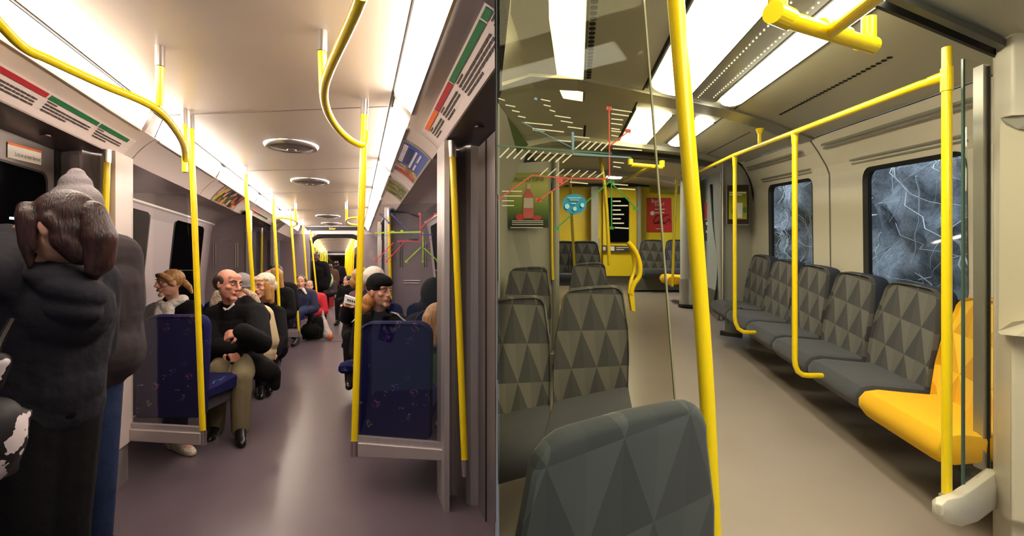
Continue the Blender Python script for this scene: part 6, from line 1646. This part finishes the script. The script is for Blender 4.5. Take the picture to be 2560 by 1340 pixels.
# ---- posters
def poster(label, quad, m, frame=None):
    t = thing('poster', label, 'poster', (Vector(quad[2])+Vector(quad[3]))/2)
    if frame: 
        c = sum((Vector(q) for q in quad), Vector())/4
        MB().prism([c+(Vector(q)-c)*1.05 for q in quad], (0, .012, 0)).build('frame', frame, t)
    o = MB().prism([Vector(q)-Vector((0, .012 if frame else 0, 0)) for q in quad], (0, .012, 0)).build('sheet', m, t)
    return t
def grad_mat(name, stops):
    m = mat(name, stops[0][1], .5); t = NT(m); b = t.n['Principled BSDF']; tc = t.new('ShaderNodeTexCoord')
    sp = t.new('ShaderNodeSeparateXYZ'); t.l.new(tc.outputs['Generated'], sp.inputs[0]); r = t.new('ShaderNodeValToRGB'); t.l.new(sp.outputs[2], r.inputs[0])
    e = r.color_ramp.elements; e[0].position = stops[0][0]; e[0].color = lin(stops[0][1]); e[1].position = stops[-1][0]; e[1].color = lin(stops[-1][1])
    for p, c in stops[1:-1]: x = e.new(p); x.color = lin(c)
    t.l.new(r.outputs[0], b.inputs['Base Color']); return m
def PQ(x, y, d, o=0): return W(x, y, d-o)
dp = 4.70
bp_ = poster('green drinks poster with a pink bottle on the grey partition', [PQ(1265, 433, dp), PQ(1371, 430, dp), PQ(1371, 569, dp), PQ(1265, 571, dp)], grad_mat('poster_green', [(0, (16, 34, 20)), (.13, (24, 60, 26)), (.4, (120, 150, 60)), (.75, (200, 200, 120)), (1, (150, 170, 80))]))
pk = mat('bottle_pink', (222, 110, 112), .5); pw = mat('label_white', (214, 208, 200), .5)
def shp(parent, name, m, pts, d, o): MB().prism([PQ(x, y, d, o) for x, y in pts], (0, .002, 0)).build(name, m, parent)
shp(bp_, 'bottle', pk, [(1308, 546), (1308, 492), (1314, 480), (1317, 478), (1317, 462), (1326, 462), (1326, 478), (1331, 483), (1334, 492), (1334, 546)], dp, .006)
shp(bp_, 'bottle_label', pw, [(1309, 495), (1333, 495), (1333, 520), (1309, 520)], dp, .010)
shp(bp_, 'bottle_cap', pw, [(1317, 460), (1326, 460), (1326, 472), (1317, 472)], dp, .010)
for cx, cy, rx, ry in ((1300, 542, 11, 9), (1342, 544, 12, 6)): shp(bp_, 'fruit', mat('fruit_red', (206, 70, 74), .5), [(cx+rx*cos(a*pi/7), cy+ry*sin(a*pi/7)) for a in range(14)], dp, .012)
tx = MB(); text_mesh(tx, 'PERICOTINI', PQ(1270, 455, dp, .01), (1, 0, .02), (0, 0, 1), .055, .32); tx.build('title', M['a_under'], bp_)
tx = MB()
for y in (552, 556, 561, 569): tx.prism([PQ(1280 if y < 569 else 1276, y-1, dp, .008), PQ(1358, y-1, dp, .008), PQ(1358, y+.8, dp, .008), PQ(1280 if y < 569 else 1276, y+.8, dp, .008)], (0, .002, 0))
tx.build('small_print', M['white'], bp_)
rd = 11.18
rp_ = poster('red drinks poster with white words on the far yellow wall', [PQ(1617, 494, rd), PQ(1678, 495, rd), PQ(1680, 580, rd), PQ(1617, 580, rd)], mat('poster_red', (214, 48, 40), .5))
tx = MB(); text_mesh(tx, 'Best', PQ(1628, 507, rd, .02), (1, 0, 0), (0, 0, 1), .115, .17); text_mesh(tx, 'Ever?', PQ(1637, 515, rd, .02), (1, 0, 0), (0, 0, 1), .115, .2)
tx.prism([PQ(1637, 522, rd, .02), PQ(1662, 522, rd, .02), PQ(1662, 524, rd, .02), PQ(1637, 524, rd, .02)], (0, .004, 0))
tx.prism([PQ(1631+5.5*cos(a*pi/6), 533+5.5*sin(a*pi/6), rd, .02) for a in range(12)], (0, .004, 0)); tx.prism([PQ(1634, 531, rd, .02), PQ(1661, 530, rd, .02), PQ(1661, 532, rd, .02), PQ(1634, 533, rd, .02)], (0, .004, 0))
tx.prism([PQ(1640, 571, rd, .02), PQ(1658, 571, rd, .02), PQ(1658, 573, rd, .02), PQ(1640, 573, rd, .02)], (0, .004, 0)); tx.build('lettering', M['white'], rp_)
tx = MB()
for pts in ([(1652, 541), (1644, 538), (1636, 546), (1633, 555), (1642, 556), (1650, 549), (1650, 556), (1656, 553)], [(1672, 537), (1662, 538), (1656, 547), (1658, 556), (1666, 554), (1672, 547), (1676, 555)], [(1635, 559), (1650, 557), (1665, 560)]):
    tx.tube(smooth_path([PQ(x, y, rd, .015) for x, y in pts], 5), .010, 6)
tx.build('script_logo', mat('script_dark_red', (110, 20, 24), .5), rp_)
yd_ = 6.2
yp = poster('framed brown and lime drinks poster on the right grey partition', [PQ(1818, 464, yd_), PQ(1871, 462, yd_), PQ(1871, 560, yd_), PQ(1818, 560, yd_)], mat('poster_brown', (44, 22, 18), .5), frame=mat('poster_frame_silver', (150, 148, 140), .4, .6))
shp(yp, 'picture', grad_mat('lime_picture', [(0, (170, 170, 40)), (.5, (150, 150, 30)), (1, (110, 112, 20))]), [(1822, 477), (1867, 478), (1867, 548), (1822, 548)], yd_, .018)
shp(yp, 'cup', pw, [(1842, 507), (1857, 507), (1856, 545), (1844, 545)], yd_, .026)
for cx, cy, rx, ry in ((1836, 528, 7, 9), (1862, 525, 4, 8)): shp(yp, 'lime', mat('lime_green', (76, 110, 24), .5), [(cx+rx*cos(a*pi/7), cy+ry*sin(a*pi/7)) for a in range(14)], yd_, .022)
tx = MB()
for a, b, y in ((1824, 1865, 482), (1824, 1855, 487)): tx.prism([PQ(a, y-1.2, yd_, .024), PQ(b, y-1.2, yd_, .024), PQ(b, y+1.2, yd_, .024), PQ(a, y+1.2, yd_, .024)], (0, .002, 0))
tx.prism([PQ(1846, 536, yd_, .03), PQ(1855, 536, yd_, .03), PQ(1855, 538, yd_, .03), PQ(1846, 538, yd_, .03)], (0, .002, 0))
tx.build('lettering', M['white'], yp)
rn = poster('small red notice beside the far pale door', [PQ(1762, 507, 8.1), PQ(1778, 505, 8.0), PQ(1778, 546, 8.0), PQ(1762, 547, 8.1)], mat('notice_red', (186, 30, 44), .5))
cpn = thing('control_panel', 'small black control panel below the red notice', 'panel', W(1771, 602, 8.0))
MB().prism([W(1763, 550, 8.08), W(1778, 551, 8.0), W(1778, 602, 8.0), W(1764, 602, 8.08)], (0, .03, 0)).build('plate', M['a_under'], cpn)
MB().prism([W(1766, 555, 8.0), W(1772, 555, 7.97), W(1772, 562, 7.97), W(1766, 562, 8.0)], (0, .02, 0)).build('display', M['white'], cpn)
MB().prism([W(1766, 576, 8.0), W(1773, 576, 7.97), W(1773, 582, 7.97), W(1766, 582, 8.0)], (0, .02, 0)).build('display', M['white'], cpn)
# green emergency placard on the left wall
gp = thing('door_placard', 'green wall placard with a yellow warning diamond at the far left, under the ceiling edge', 'sign', W(1262, 400, 4.2))
MB().prism([W(1246, 268, 3.2), W(1318, 362, 4.55), W(1300, 380, 4.5), W(1256, 420, 4.3), W(1247, 420, 4.22)], (.01, -.01, 0)).build('plate', mat('placard_green', (70, 96, 50), .5), gp)
MB().prism([W(1245, 275, 3.95), W(1260, 296, 3.95), W(1245, 318, 3.95)], (.0, -.02, 0)).build('border', mat('placard_cream', (200, 190, 130), .5), gp)
MB().prism([W(1245, 282, 3.9), W(1254, 299, 3.9), W(1245, 311, 3.9)], (.0, -.02, 0)).build('diamond', mat('placard_ochre', (150, 120, 20), .5), gp)
trim_side(True, A_OBJ)
